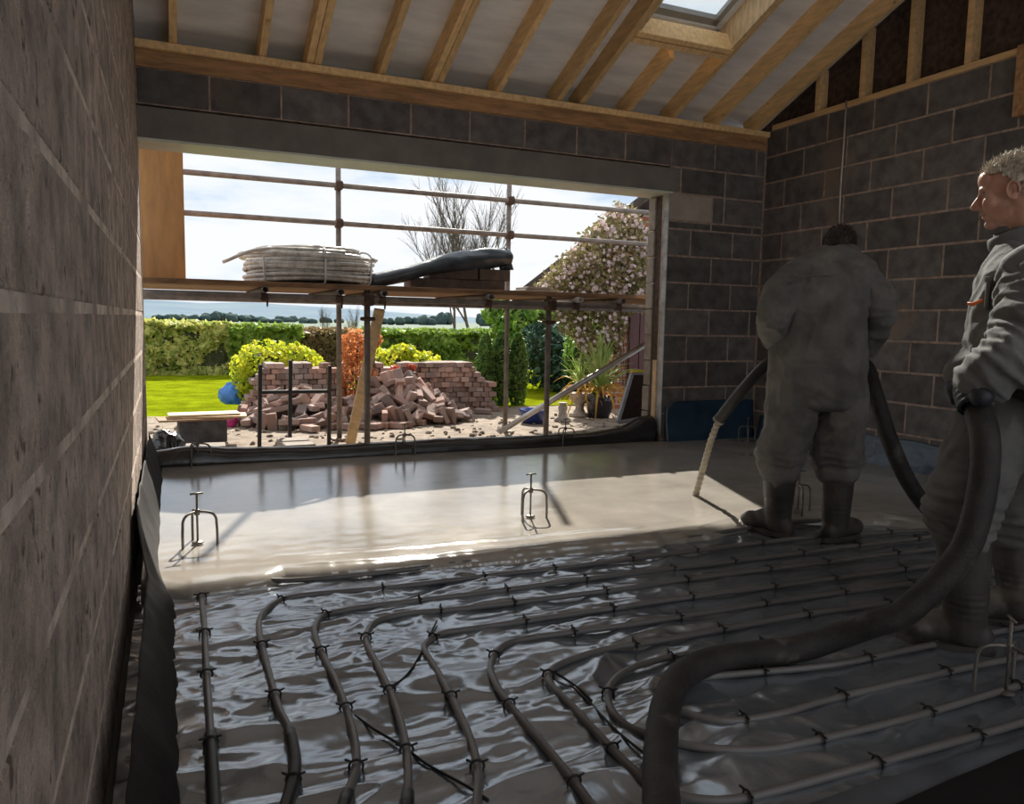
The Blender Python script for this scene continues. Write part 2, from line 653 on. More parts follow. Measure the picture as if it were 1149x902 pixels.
# timber gable framing above it
sole = obj('sole_plate', bbox(XR - 0.012, XR + 0.09, YF, 5.46, ZTOP, ZTOP + 0.042), M_WOOD, wall_right)
for (u, v) in ((917, 125), (967, 110), (1020.5, 91), (1086, 71), (1160, 45), (1260, 10)):
    y = atx(u, v, 4.88)[1]
    obj('stud', bbox(XR, XR + 0.09, y - 0.023, y + 0.023, ZTOP + 0.042, roof_z(y, 0.15), 0.002), M_WOOD, wall_right)
obj('gable_board', prism_yz(XR + 0.092, XR + 0.11, [(YF, ZTOP), (5.75, ZTOP), (5.75, roof_z(5.75, .3)), (RIDGE_Y, roof_z(RIDGE_Y, .3)), (YF, roof_z(YF, .3))]),
    M_OSB_DARK, wall_right)
tp = obj('timber_offcut', bbox(XR - 0.05, XR - 0.002, 3.16, 3.29, 2.38, 2.81), M_PLATE)
tag(tp, 'short upright timber offcut fixed high on the right block wall', 'timber')

# --- left wall
wall_left = obj('wall_left', prism_yz(XL - 0.10, XL - 0.0024, [(YF, -0.2), (YB + 0.30, -0.2), (YB + 0.30, roof_z(YB, .15)), (RIDGE_Y, roof_z(RIDGE_Y, .25)), (YF, roof_z(YF, .25))]),
                M_MORTAR_L, origin=(0, 0, 0))
tag(wall_left, 'rough brown grey block wall running close along the left side', kind='structure')
ZL = [0.843 + 0.225 * k for k in range(-4, 12)]
for k in range(len(ZL) - 1):
    j = 1.171 if k % 2 == 0 else 1.600
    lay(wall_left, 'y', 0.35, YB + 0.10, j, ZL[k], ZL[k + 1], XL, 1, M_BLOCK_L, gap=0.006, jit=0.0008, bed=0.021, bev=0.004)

# --- back wall: wide opening on the left, block pier on the right, lintel and a course above
Z_LIN0, Z_LIN1, Z_PL = 2.162, 2.379, 2.603
wall_back = obj('wall_back', join(box(JAMB + 0.004, XR + 0.10, YB + 0.0035, YB + 0.098, -0.2, Z_PL - 0.001), box(XL - 0.1, JAMB + 0.01, YB + 0.0035, YB + 0.098, Z_LIN1, Z_PL - 0.001)),
                M_MORTAR, origin=(0, 0, 0))
tag(wall_back, 'grey block wall at the back around the wide garden opening', kind='structure')
PAD0 = 1.935
for k in range(9):
    z0, z1 = ZK[k], ZK[k + 1]
    j = 4.10 if k % 2 == 0 else 4.33
    lay(wall_back, 'x', JAMB, XR - 0.002, j, z0, z1, YB, -1, M_BLOCK)
lay(wall_back, 'x', JAMB, XR - 0.002, 4.31, ZK[9], PAD0, YB, -1, M_BLOCK)
lay(wall_back, 'x', 4.315, XR - 0.002, 4.44, PAD0, ZK[10] + 0.069, YB, -1, M_BLOCK)
lay(wall_back, 'x', 3.975, XR - 0.002, 4.44, Z_LIN0, Z_LIN1, YB, -1, M_BLOCK)
lay(wall_back, 'x', XL, XR - 0.002, 0.27, Z_LIN1, Z_PL, YB, -1, M_BLOCK)
obj('padstone', bbox(JAMB, 4.31, YB - 0.003, YB + 0.10, PAD0 + 0.008, Z_LIN0 - 0.004, 0.005), M_PADSTONE, wall_back)
obj('lintel', bbox(XL - 0.05, 3.968, YB - 0.002, YB + 0.10, Z_LIN0 + 0.012, Z_LIN1 - 0.012, 0.006), M_LINTEL, wall_back)
obj('lintel_soffit', bbox(XL - 0.05, 3.90, YB + 0.002, YB + 0.31, Z_LIN0 - 0.004, Z_LIN0 + 0.012, 0.002), M_SOFFIT, wall_back)
obj('cavity_closer', bbox(JAMB + 0.014, JAMB + 0.05, YB + 0.10, YB + 0.20, 0.75, Z_LIN0, 0.003), M_OSB_DARK, wall_back)
obj('cavity_batten', bbox(JAMB + 0.006, JAMB + 0.045, YB + 0.105, YB + 0.165, 0.06, 0.75, 0.003), M_WOOD_PALE, wall_back)
for k in range(9):                                   # outer leaf edge and inner leaf reveal stones
    z1 = min(ZK[k + 1], Z_LIN0 - 0.006)
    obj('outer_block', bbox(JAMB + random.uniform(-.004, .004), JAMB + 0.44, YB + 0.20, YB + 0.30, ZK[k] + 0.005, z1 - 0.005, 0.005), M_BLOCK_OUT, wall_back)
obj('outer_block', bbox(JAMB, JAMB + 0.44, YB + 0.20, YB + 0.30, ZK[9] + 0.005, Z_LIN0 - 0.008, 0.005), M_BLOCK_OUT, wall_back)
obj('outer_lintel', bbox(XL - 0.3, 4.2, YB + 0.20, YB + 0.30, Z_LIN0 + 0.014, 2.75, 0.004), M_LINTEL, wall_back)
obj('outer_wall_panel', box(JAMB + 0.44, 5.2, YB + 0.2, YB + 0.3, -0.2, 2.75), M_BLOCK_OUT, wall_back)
obj('lit_reveal_strip', bbox(JAMB - 0.006, JAMB + 0.002, YB - 0.006, YB + 0.060, 0.12, Z_LIN0 - 0.02, 0.002), mat('lit_reveal_grey', (0.36, 0.37, 0.38), .5, var=.35, scale=9), wall_back)  # pale strip paints the light falling on the inner leaf reveal

t1 = obj('trim_1', bbox(XL, XR - 0.002, YB - 0.045, YB + 0.06, 2.712, 2.758, 0.003), M_WOOD)
tag(t1, 'upper timber wall plate running under the rafter feet', kind='structure')
t2 = obj('trim_2', bbox(XL, XR - 0.002, YB - 0.012, YB + 0.09, Z_PL, 2.712, 0.003), M_PLATE)
tag(t2, 'lower timber packer bedded on the back wall blocks', kind='structure')

# --- unseen front wall behind the camera, its opening widened for fill light
DO0, DO1, DOZ = 0.15, 4.5, 2.45
wall_front = obj('wall_front', join(box(XL - .1, DO0, YF - 0.1, YF, -0.2, 2.9), box(DO1, XR + .1, YF - 0.1, YF, -0.2, 2.9), box(DO0, DO1, YF - 0.1, YF, DOZ, 2.9)), M_BLOCK, origin=(0, 0, 0))
tag(wall_front, 'block wall with a wide doorway behind the viewer', kind='structure')

# --- roof: membrane with the skylight hole and added fill-light holes, rafters, trimmers
SKX0, SKX1, SKY0, SKY1 = 3.035, 3.815, 3.60, 4.765
OFF = 0.157
HOLES = [(SKX0, SKX1, SKY0, SKY1 + 0.17), (0.9, 1.75, 2.5, 3.7), (1.0, 2.2, -0.9, 0.3), (3.0, 4.2, -0.9, 0.3)]  # all but the first are unseen, added to let in fill light
gx = sorted(set([round(x, 3) for x in np.linspace(XL - 0.1, XR + 0.12, 40)] + [h for H_ in HOLES for h in H_[:2]]))
gy = sorted(set([round(y, 3) for y in np.linspace(YF - 0.15, 6.15, 56)] + [RIDGE_Y] + [h for H_ in HOLES for h in H_[2:]]))
V, Fc = [], []
for y in gy:
    for x in gx:
        V.append((x, y, roof_z(y, OFF) + 0.010 * float(noise(x * 2.2, y * 3.1, 1.7))))
nx = len(gx)
for b in range(len(gy) - 1):
    for a in range(nx - 1):
        cx, cy = (gx[a] + gx[a + 1]) / 2, (gy[b] + gy[b + 1]) / 2
        if any(h[0] < cx < h[1] and h[2] < cy < h[3] for h in HOLES):
            continue
        i = b * nx + a
        Fc.append((i, i + 1, i + 1 + nx, i + nx))
ceiling = obj('ceiling', (V, Fc), M_FOIL, smooth=True, origin=(0, 0, 0))
tag(ceiling, 'pitched roof lined with silver grey membrane between pine rafters', kind='structure')
NRM = Vector((0, SLOPE, 1)).normalized()


def rafter(x, y_low, y_high, w=0.047):
    c0 = Vector((x, y_low, roof_z(y_low))) + NRM * 0.0725
    c1 = Vector((x, y_high, roof_z(y_high))) + NRM * 0.0725
    obj('rafter', beam(c0, c1, w, 0.145, up=NRM, bev=0.002), M_WOOD, ceiling)


for x in (0.06, 0.60, 0.905, 0.956, 1.40, 1.775, 1.826, 2.285, 2.79, 2.992, 3.858, 4.30, 4.74):
    rafter(x, 5.62, RIDGE_Y + 0.02)
rafter(3.425, 5.62, 4.93)
rafter(3.425, 3.5, RIDGE_Y + 0.02)
for x in np.arange(0.1, 4.8, 0.45):                 # the slope behind the viewer
    a = Vector((x, RIDGE_Y - 0.02, roof_z(RIDGE_Y - 0.02) + 0.06))
    b = Vector((x, YF, roof_z(YF) + 0.06))
    if any(h[0] - .03 < x < h[1] + .03 for h in HOLES[2:]):
        continue
    obj('rafter', beam(a, b, 0.047, 0.145, bev=0.002), M_WOOD, ceiling)
obj('ridge_board', bbox(XL, XR, RIDGE_Y - 0.02, RIDGE_Y + 0.02, roof_z(RIDGE_Y) - 0.04, roof_z(RIDGE_Y) + 0.16), M_WOOD, ceiling)
for y in (4.80, 4.855):                              # doubled trimmer below the skylight
    c = roof_z(y) + 0.066
    obj('trimmer', beam((SKX0 - 0.02, y, c), (SKX1 + 0.02, y, c), 0.047, 0.145, up=NRM, bev=0.002), M_WOOD, ceiling)

window = thing('window_1', (3.43, 4.3, roof_z(4.3) + 0.2), 'roof window with pale timber lining and white inner frame', None)
window['kind'] = 'structure'
FO = 0.235                                            # vertical offset of the sash above the rafter soffits
obj('lining_board', bbox(SKX0 - 0.012, SKX1 + 0.012, 0, 1, 0, 0.018, 0.002) if False else
    ([(SKX0, SKY1, roof_z(SKY1) + 0.0), (SKX1, SKY1, roof_z(SKY1) + 0.0), (SKX1, SKY1 + 0.17, roof_z(SKY1 + .17) + FO), (SKX0, SKY1 + 0.17, roof_z(SKY1 + .17) + FO),
      (SKX0, SKY1 + .018, roof_z(SKY1)), (SKX1, SKY1 + .018, roof_z(SKY1)), (SKX1, SKY1 + 0.19, roof_z(SKY1 + .17) + FO), (SKX0, SKY1 + 0.19, roof_z(SKY1 + .17) + FO)],
     [(0, 1, 2, 3), (7, 6, 5, 4), (0, 4, 5, 1), (1, 5, 6, 2), (2, 6, 7, 3), (3, 7, 4, 0)]), M_WOOD_PALE, window)
for x0, x1 in ((SKX0 - 0.018, SKX0), (SKX1, SKX1 + 0.018)):
    obj('lining_board', prism_yz(x0, x1, [(SKY1, roof_z(SKY1)), (SKY1 + 0.17, roof_z(SKY1 + .17) + FO), (SKY1, roof_z(SKY1) + FO), (SKY0, roof_z(SKY0) + FO), (SKY0, roof_z(SKY0))]), M_WOOD_PALE, window)
obj('lining_board', bbox(SKX0, SKX1, SKY0 - 0.018, SKY0, roof_z(SKY0), roof_z(SKY0) + FO), M_WOOD_PALE, window)


def slope_bar(x0, x1, y0, y1, o0, o1):
    v = []
    for x in (x0, x1):
        for y in (y0, y1):
            for o_ in (o0, o1):
                v.append((x, y, roof_z(y, o_)))
    f = [(0, 1, 3, 2), (4, 6, 7, 5), (0, 4, 5, 1), (2, 3, 7, 6), (0, 2, 6, 4), (1, 5, 7, 3)]
    return np.array(v), f


YT = SKY1 + 0.17
frame = obj('window_frame', join(slope_bar(SKX0 - .03, SKX1 + .03, YT - 0.045, YT + 0.05, FO, FO + .05), slope_bar(SKX0 - .03, SKX1 + .03, SKY0 - .04, SKY0 + .05, FO, FO + .05),
                                 slope_bar(SKX0 - .03, SKX0 + .045, SKY0, YT, FO, FO + .05), slope_bar(SKX1 - .045, SKX1 + .03, SKY0, YT, FO, FO + .05)), M_WHITE, window)
M_SASH = mat('grey_sash', (0.34, 0.33, 0.32), 0.4, var=0.05)
obj('sash', join(slope_bar(SKX0 + .045, SKX1 - .045, YT - 0.10, YT - 0.045, FO + .015, FO + .05), slope_bar(SKX0 + .045, SKX0 + .09, SKY0 + .05, YT - .05, FO + .015, FO + .05),
                 slope_bar(SKX1 - .09, SKX1 - .045, SKY0 + .05, YT - .05, FO + .015, FO + .05), slope_bar(SKX0 + .045, SKX1 - .045, SKY0 + .05, SKY0 + .10, FO + .015, FO + .05)), M_SASH, window)
mg = bpy.data.materials.new('window_glass')
mg.use_nodes = True
g = mg.node_tree
g.nodes.clear()
go = g.nodes.new('ShaderNodeOutputMaterial')
gt = g.nodes.new('ShaderNodeBsdfTransparent')
gt.inputs['Color'].default_value = (0.93, 0.96, 0.97, 1)
gg = g.nodes.new('ShaderNodeBsdfGlossy')
gg.inputs['Roughness'].default_value = 0.02
gm = g.nodes.new('ShaderNodeMixShader')
gm.inputs['Fac'].default_value = 0.07
g.links.new(gt.outputs['BSDF'], gm.inputs[1])
g.links.new(gg.outputs['BSDF'], gm.inputs[2])
g.links.new(gm.outputs['Shader'], go.inputs['Surface'])
M_GLASS = mg
obj('pane', slope_bar(SKX0 + .08, SKX1 - .08, SKY0 + .09, YT - .09, FO + .03, FO + .036), M_GLASS, window)

# --- floor slab
floor = obj('floor', box(XL - 0.1, XR + 0.1, YF - 0.1, YB + 0.32, -0.20, -0.03), M_LINTEL, origin=(0, 0, 0))
tag(floor, 'concrete floor slab under the black polythene', kind='structure')

# ================================================================== FLOOR COVERING
# black polythene sheet, wrinkled
EDGE_PX = [(176, 673), (215, 675), (260, 668), (300, 661), (320, 655), (400, 650), (500, 641), (600, 631), (680, 622), (742, 618), (748, 613),
           (800, 607), (850, 593), (900, 588), (1000, 590), (1060, 600)]
EDGE = np.array([atz(u, v, 0.0)[:2] for u, v in EDGE_PX])
EDGE = np.vstack([[-0.2, EDGE[0, 1]], EDGE, [4.0, 2.62], [4.95, 2.55]])


def edge_y(x):
    return np.interp(x, EDGE[:, 0], EDGE[:, 1]) + 0.03 * fbm(x * 3.3, 0.5, 0, 3) + 0.012 * noise(x * 17, 3.3)


def dpm_z(X, Y):
    wx = X + 0.10 * noise(X * 2.1, Y * 2.1, 5.0)
    wy = Y + 0.14 * noise(X * 1.7, Y * 2.4, 9.0)
    a0 = 1 - np.abs(noise(wx * 1.3 + wy * 0.9, wy * 4.6 - wx * 0.8, 1.0)) * 2.0
    a1 = 1 - np.abs(noise(wx * 2.8 + wy * 1.4, wy * 7.5 - wx * 1.7, 2.0)) * 2.2
    a2 = 1 - np.abs(noise(wx * 6.0 - wy * 3.5, wy * 9.0 + wx * 5.0, 7.0)) * 2.2
    a3 = 1 - np.abs(noise(wx * 5.0 + wy * 4, wy * 4.0 - wx * 4, 4.0)) * 3.0
    a4 = 1 - np.abs(noise(wx * 6.5 + wy * 2, wy * 19 - wx * 3.0, 6.0)) * 2.4
    m = np.clip(0.5 + 0.9 * noise(X * 1.3, Y * 1.6, 3.0), 0, 1)
    near = smooth01((3.4 - X) / 2.2) * 0.7 + 0.3        # flatter towards the right-hand side
    z = (np.clip(a0, 0, 1) ** 1.6 * 0.014 + np.clip(a1, 0, 1) ** 2 * 0.009 * (1.1 - .5 * m) + np.clip(a2, 0, 1) ** 2.5 * 0.0045 * m + np.clip(a3, 0, 1) ** 4 * 0.006 * m + np.clip(a4, 0, 1) ** 3 * 0.0014) * near
    return z + 0.004 * noise(X * 1.5, Y * 1.5, 0.3) - 0.006


xs = np.arange(XL + 0.02, XR - 0.005, 0.0095)
ys = np.arange(0.75, 3.25, 0.0085)
X, Y = np.meshgrid(xs, ys)
Zd = dpm_z(X, Y)
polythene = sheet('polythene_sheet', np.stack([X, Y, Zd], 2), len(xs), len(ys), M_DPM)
tag(polythene, 'wrinkled glossy black polythene sheet covering the unscreeded floor', 'sheet')

# wet screed: flows from the back wall to a wavy front edge
xs = np.concatenate([np.arange(XL + 0.035, 3.0, 0.010), np.arange(3.0, XR - 0.01, 0.016)])
t = np.concatenate([np.linspace(0, 0.10, 30) ** 1.0, np.linspace(0.10, 1, 190)[1:]])
ye = edge_y(xs)
X = np.broadcast_to(xs, (len(t), len(xs)))
yend = np.where(xs > JAMB - 0.03, YB - 0.012, YB + 0.06)
Y = ye[None, :] + (yend - ye)[None, :] * t[:, None]
d = Y - ye[None, :]
Zs = 0.052 * (1 - np.exp(-np.clip(d, 0, 9) / 0.045)) ** 0.7
rip = np.exp(-((d - 0.22 - 0.05 * noise(X * 1.5, 1.1)) / 0.02) ** 2) * 0.006 + np.exp(-((d - 0.10) / 0.012) ** 2) * 0.005
Zs = Zs + rip * smooth01((X - 0.3) / 0.3) * (0.6 + 0.6 * noise(X * 3, Y * 3, 2)) + 0.0012 * noise(X * 9, Y * 14, 1) * smooth01(d / 0.1) * np.exp(-d / 0.9) * 2
Zs[0] = -0.008
screed = sheet('wet_screed', np.stack([X, Y, Zs], 2), len(xs), len(t), M_SCREED)
tag(screed, 'wet glossy beige floor screed freshly poured up to the garden opening', 'screed', kind='stuff')
screed['kind'] = 'stuff'


def upstand(name, prof, y0, y1, m, label, axis='y', step=0.03, thick=0.0015, seed=0.0):
    """polythene turned up against a wall: prof(s, a) -> (offset from wall, height), s 0..1 from floor to top"""
    A = np.arange(y0, y1, step)
    S = np.linspace(0, 1, 16)
    V = np.zeros((len(S), len(A), 3))
    for i, s in enumerate(S):
        o_, z_ = prof(s, A)
        V[i, :, 2] = z_
        if axis == 'y':
            V[i, :, 0], V[i, :, 1] = o_, A
        else:
            V[i, :, 1], V[i, :, 0] = o_, A
    o = sheet(name, V, len(A), len(S), m, thick=thick)
    return tag(o, label, 'sheet')


def prof_left(s, y):
    far = smooth01((y - 2.9) / 0.5)
    top = 0.135 + 0.02 * noise(y * 3.1, 1.0) + 0.02 * noise(y * 9, 2.0) + 0.15 * far * (1 + .5 * noise(y * 4.0, 7.0))
    foot = XL + 0.155 - 0.05 * far + 0.012 * noise(y * 3.3, 4.0)
    tip = XL + 0.062 - 0.045 * far + 0.010 * noise(y * 6.0, 9.0)
    off = foot + (tip - foot) * s + 0.018 * np.sin(np.pi * s) * noise(y * 4, s * 2, 4.0)
    return off, s * top


upstand('polythene_upstand', prof_left, 0.8, 5.50, M_DPM_DARK, 'dull black polythene turned up along the foot of the left wall')


def prof_right(s, y):
    top = 0.262 + 0.05 * noise(y * 2.1, 3.0) + 0.015 * noise(y * 9, 6.0)
    off = XR - 0.014 - 0.10 * (1 - s) ** 2 - 0.02 * (1 + noise(y * 6, s * 4, 2.0)) * (1 - s * 0.6)
    return off, 0.0 + s * top


upstand('polythene_upstand', prof_right, 1.0, 5.42, M_DPM_BLUE, 'blue black polythene turned up along the foot of the right wall')


def prof_back(s, x):
    top = 0.40 + 0.03 * noise(x * 6, 3.0) + 0.02 * noise(x * 23, 3.0) - 0.05 * smooth01((4.02 - x) / .12)
    off = YB - 0.010 - 0.05 * (1 - s) ** 2 - 0.010 * (1 + noise(x * 8, s * 4, 2.0))
    return off, s * top


upstand('polythene_upstand', prof_back, JAMB + 0.03, XR - 0.02, M_DPM_BLUE, 'dark blue polythene turned up on the block pier beside the opening', axis='x')


def prof_lip(s, x):
    # runs up from the floor at the opening, over a rounded lip and down on the outside
    hgt = 0.10 + 0.02 * noise(x * 1.3, 8.0) + 0.045 * smooth01((x - 3.15) / 0.6) + 0.035 * np.exp(-((x - 0.1) / 0.2) ** 2) + 0.08 * smooth01((x - 3.5) / .3)
    a = s * math.pi
    off = YB + 0.01 + 0.10 * (1 - np.cos(a)) + 0.01 * noise(x * 4, s * 3, 1.0) + 0.03 * noise(x * 0.9, 4.0)
    return off, 0.04 + hgt * np.sin(a) ** 0.75 + 0.006 * noise(x * 8, s * 5, 3.0) - (0.16 * (s > 0.97))


upstand('polythene_lip', prof_lip, -0.12, JAMB - 0.02, M_DPM_LIP, 'black polythene lip rolled over the threshold of the garden opening', axis='x', step=0.02)

# overlapping folded sheet and dark sheet at the front right
A0, A1 = atz(868, 915, 0.0), atz(1165, 823, 0.0)
B0, B1 = atz(985, 920, 0.0), atz(1165, 842, 0.0)
def strip(name, a0, a1, b0, b1, m, label, z=0.012, n=60, k=10, ext=0.35, amp=0.008):
    t = np.linspace(-0.25, 1 + ext, n)
    q = np.linspace(0, 1, k)
    T, Q = np.meshgrid(t, q)
    P = (a0 + (a1 - a0) * T[..., None]) * (1 - Q[..., None]) + (b0 + (b1 - b0) * T[..., None]) * Q[..., None]
    P[..., 2] = z + amp * np.sin(np.pi * Q) + amp * noise(P[..., 0] * 5, P[..., 1] * 5, 2) - 0.8 * amp * (Q < 0.02)
    return tag(sheet(name, P, n, k, m, thick=0.001), label, 'sheet')


strip('polythene_overlap', A0, A1, B0, B1, M_DPM_MATT, 'dusty grey polythene overlap strip at the near right corner')
D0, D1 = B0 + np.array([0.25, -0.6, 0]), B1 + np.array([0.35, -0.6, 0])
strip('dark_groundsheet', B0, B1, D0, D1, M_DPM_DARK, 'dull black groundsheet corner at the near right edge of the floor', z=0.028)

# ------------------------------------------------------------------ heating pipes
PIPE_R = 0.0105
PIPES = {
    'first': ([(225, 645), (225, 659), (229, 700), (232, 760), (236, 825), (240, 902), (243, 960)], 'straight grey heating pipe running along the left wall side'),
    'edge': ([(262, 644), (290, 650), (317.5, 653.5), (403.7, 647.5), (509, 634.5), (581, 626), (629, 618), (736, 608), (780, 604), (850, 592), (920, 585), (1000, 582)], 'dark heating pipe half buried in the front edge of the wet screed'),
    'p1': ([(300, 960), (322, 902), (331, 861), (324, 820), (312, 794), (298, 742), (290.5, 707), (295, 689), (312, 676), (332.6, 670), (373, 666), (420, 662.3), (458, 658), (567, 645), (632, 638), (700, 629), (803, 616), (904, 604), (1010, 597), (1075, 593)],
           'outermost curved heating pipe, second from the left wall at the front'),
    'p2': ([(378, 940), (389, 895.5), (399, 866.5), (399, 837), (391, 805.5), (379, 770.7), (366, 744.5), (354, 717), (354, 704), (363, 692), (385, 686.5), (420, 681), (530.7, 667.6), (657.5, 651), (780, 636), (872, 625), (958, 613.5), (1054, 602.5), (1110, 597)],
           'curved heating pipe, third from the left wall at the front'),
    'p3': ([(454, 940), (457, 902), (458, 866.5), (453.7, 828.7), (442, 788), (424.7, 750), (411.6, 724), (413, 708), (426, 696.6), (458, 689.5), (496, 686.5), (530.7, 683), (631, 670.5), (700, 661.6), (774, 650.7), (892, 636), (997.7, 622.5), (1054, 616), (1110, 610)],
           'curved heating pipe, fourth from the left wall at the front'),
    'p4': ([(532, 940), (535, 902), (536.5, 872), (530.7, 840), (516, 802.6), (491.5, 756), (476, 730), (481.3, 720), (498.7, 711), (529, 707), (619, 693.7), (700, 682), (759, 673), (872, 658.5), (982, 643.6), (1054, 634), (1110, 627)],
           'curved heating pipe, fifth from the left wall at the front'),
    'p5': ([(695, 945), (661, 902), (650, 887), (615, 843), (586, 810), (562.6, 779.4), (551, 756), (552.4, 741.6), (561, 728.5), (575.7, 721), (603, 716), (650, 709.7), (700, 703), (743, 696.5), (888, 673.5), (1009.5, 657.5), (1060, 651), (1110, 645)],
           'curved heating pipe, sixth from the left wall at the front'),
    'p6': ([(1200, 793), (1149, 811.7), (1028, 846), (872, 888), (820, 899), (780, 898), (745, 890), (723, 877), (698, 853.5), (669, 823), (641, 793), (620.7, 773), (615, 761), (620.7, 751), (640, 741.7), (666, 733.5), (695, 727), (743, 720), (896, 692), (1001.6, 677), (1060, 669)],
           'long looped heating pipe that passes twice under the thick hose'),
    'p7': ([(1200, 753), (1149, 768.6), (1116.5, 778.5), (1013, 809), (890, 837.5), (843, 843), (797, 841), (759, 834.6), (723, 824.5), (704, 816), (688, 801), (682, 782), (688, 766), (706.8, 752), (738.8, 741.7), (774, 735), (860, 722), (950, 708), (1040, 690)],
           'second looped heating pipe turning back just left of the thick hose'),
    'p8': ([(1200, 727), (1149, 737.7), (1073, 753), (939, 784), (877, 802), (824.6, 810), (795, 808), (767, 801), (751, 793), (744, 781), (756, 769), (786, 761), (832, 757), (934, 747), (1042, 725.7), (1100, 714)],
           'innermost heating pipe loop bending behind the thick hose'),
}
v, f = [], []
ring = [(0.0165 * math.cos(a), 0.0165 * math.sin(a)) for a in np.linspace(-0.5, math.pi + 0.5, 9)]
clip_geo = join(tube([(0, y, z) for y, z in ring], 0.0032, 6), tube([(-0.001, 0.012, 0.012), (0.004, 0.026, 0.016)], 0.003, 5), tube([(-0.001, -0.012, 0.012), (0.004, -0.026, 0.014)], 0.003, 5))
CLIP = mesh_data('clip', clip_geo[0], clip_geo[1], M_CLIP, True)
PIPE_PATHS = {}
for key, (px, lab) in PIPES.items():
    P = np.array([atz(u, v_, 0.012) for u, v_ in px])
    zc = 0.016 if key != 'edge' else 0.020
    P[:, 2] = zc
    for end, prev in ((-1, -2), (0, 1)):              # run on to the right-hand wall
        d_ = P[end] - P[prev]
        if d_[0] > 0 and P[end][0] > 1.8 and px[end][0] > 1000:
            ex = P[end] + d_ / d_[0] * (4.58 - P[end][0])
            P = np.vstack([P, ex]) if end == -1 else np.vstack([ex, P])
    P = resample(catmull(P, 10), 0.035)
    P[:, 2] += 0.003 * noise(P[:, 0] * 2, P[:, 1] * 2, 7)
    PIPE_PATHS[key] = P
    o = obj('heating_pipe', tube(P, PIPE_R, 10), M_PIPE, smooth=True)
    tag(o, lab, 'pipe', 'underfloor heating pipes')
    s = np.r_[0, np.cumsum(np.linalg.norm(np.diff(P, axis=0), axis=1))]
    T = np.gradient(P, axis=0)
    q = 0.12 + random.random() * 0.2
    while q < s[-1] and key != 'edge':
        i = int(np.searchsorted(s, q))
        p = P[min(i, len(P) - 1)]
        tt = T[min(i, len(P) - 1)]
        inst('clip', CLIP, p, (0, 0, math.atan2(tt[1], tt[0])), parent=o)
        q += 0.30 + random.random() * 0.12
    sl = {'first': (0, 0), 'p1': (0, 0)}.get(key)
    if key == 'first':
        i0 = np.argmin(np.linalg.norm(P - atz(236, 826, 0.016), axis=1))
        obj('conduit_sleeve', tube(P[i0:], 0.0155, 12), M_SLEEVE, o, smooth=True)
    if key == 'p1':
        i0 = np.argmin(np.linalg.norm(P - atz(324, 820, 0.016), axis=1))
        obj('conduit_sleeve', tube(P[:i0 + 1], 0.0155, 12), M_SLEEVE, o, smooth=True)
    if key in ('p2', 'p3'):
        i0 = np.argmin(np.linalg.norm(P - atz(*{'p2': (391, 893), 'p3': (457, 890)}[key], 0.016), axis=1))
        obj('conduit_sleeve', tube(P[:i0 + 1], 0.0155, 12), M_SLEEVE, o, smooth=True)

CORDS = [([(398, 806), (420, 822), (450, 840), (480, 862), (520, 884), (548, 902)], 'thin black cord lying under the third to fifth heating pipes'),
         ([(440, 773), (455, 762), (470, 740), (487, 706), (490, 700)], 'short black cord crossing under the bend of the fifth pipe'),
         ([(640, 772), (660, 790), (690, 822), (726, 852)], 'thin black cord beside the long looped pipe near the hose'),
         ([(622, 757), (650, 776), (664, 790)], 'short black cord at the bend of the long looped pipe')]
for px, lab in CORDS:
    P = np.array([atz(u, v_, 0.004) for u, v_ in px])
    P[:, 2] = 0.013
    tag(obj('cord', tube(resample(catmull(P, 8), 0.02), 0.0035, 6), M_CLIP, smooth=True), lab, 'cord')

# ------------------------------------------------------------------ levelling tripods
def make_tripod():
    parts = []
    leg = []
    R_, zt = 0.082, 0.150
    prof = [(0.006, zt + 0.004), (0.040, zt + 0.002), (0.066, zt - 0.006), (0.080, zt - 0.026), (R_, zt - 0.05), (R_ + 0.002, 0.06), (R_ + 0.002, 0.0)]
    P = resample(catmull([(r, 0, z) for r, z in prof], 6), 0.008)
    parts.append(('leg', tube(P, 0.0058, 8), M_TRIPOD))
    rod = tube([(0, 0, 0.018), (0, 0, 0.232)], 0.0048, 8)
    foot = lathe([(0.024, 0.012), (0.026, 0.016), (0.022, 0.019), (0.006, 0.022)], seg=14)
    handle = tube([(-0.028, 0, 0.234), (0.028, 0, 0.234)], 0.0045, 8)
    collar = lathe([(0.011, 0.138), (0.012, 0.142), (0.012, 0.160), (0.009, 0.164)], seg=10)
    return parts[0][1], rod, foot, handle, collar


tl, tr_, tf, th, tcx = make_tripod()
TRI = {n: mesh_data(n, g_[0], g_[1], M_TRIPOD, True) for n, g_ in (('leg', tl), ('threaded_rod', tr_), ('foot_disc', tf), ('handle', th), ('collar', tcx))}
TRIPODS = [((222, 612), 0.2, 1.0, 'levelling tripod standing near the left wall, in front of the others on the screed'),
           ((595, 582), 0.1, 1.0, 'levelling tripod in the middle of the screed'),
           ((454, 510), -0.15, 1.0, 'levelling tripod at the threshold in front of the brick pile'),
           ((634, 500), 0.3, 0.95, 'levelling tripod at the threshold below the blue pot'),
           ((895, 575), 2.6, 1.0, 'levelling tripod between the boots of the man with the nozzle'),
           ((838, 497), 0.4, 0.95, 'levelling tripod against the back pier beside the nozzle hose'),
           ((222, 523), 0.5, 1.0, 'levelling tripod at the left end of the threshold'),
           ((1128, 782), 0.9, 1.0, 'pale levelling tripod on the polythene at the right edge')]
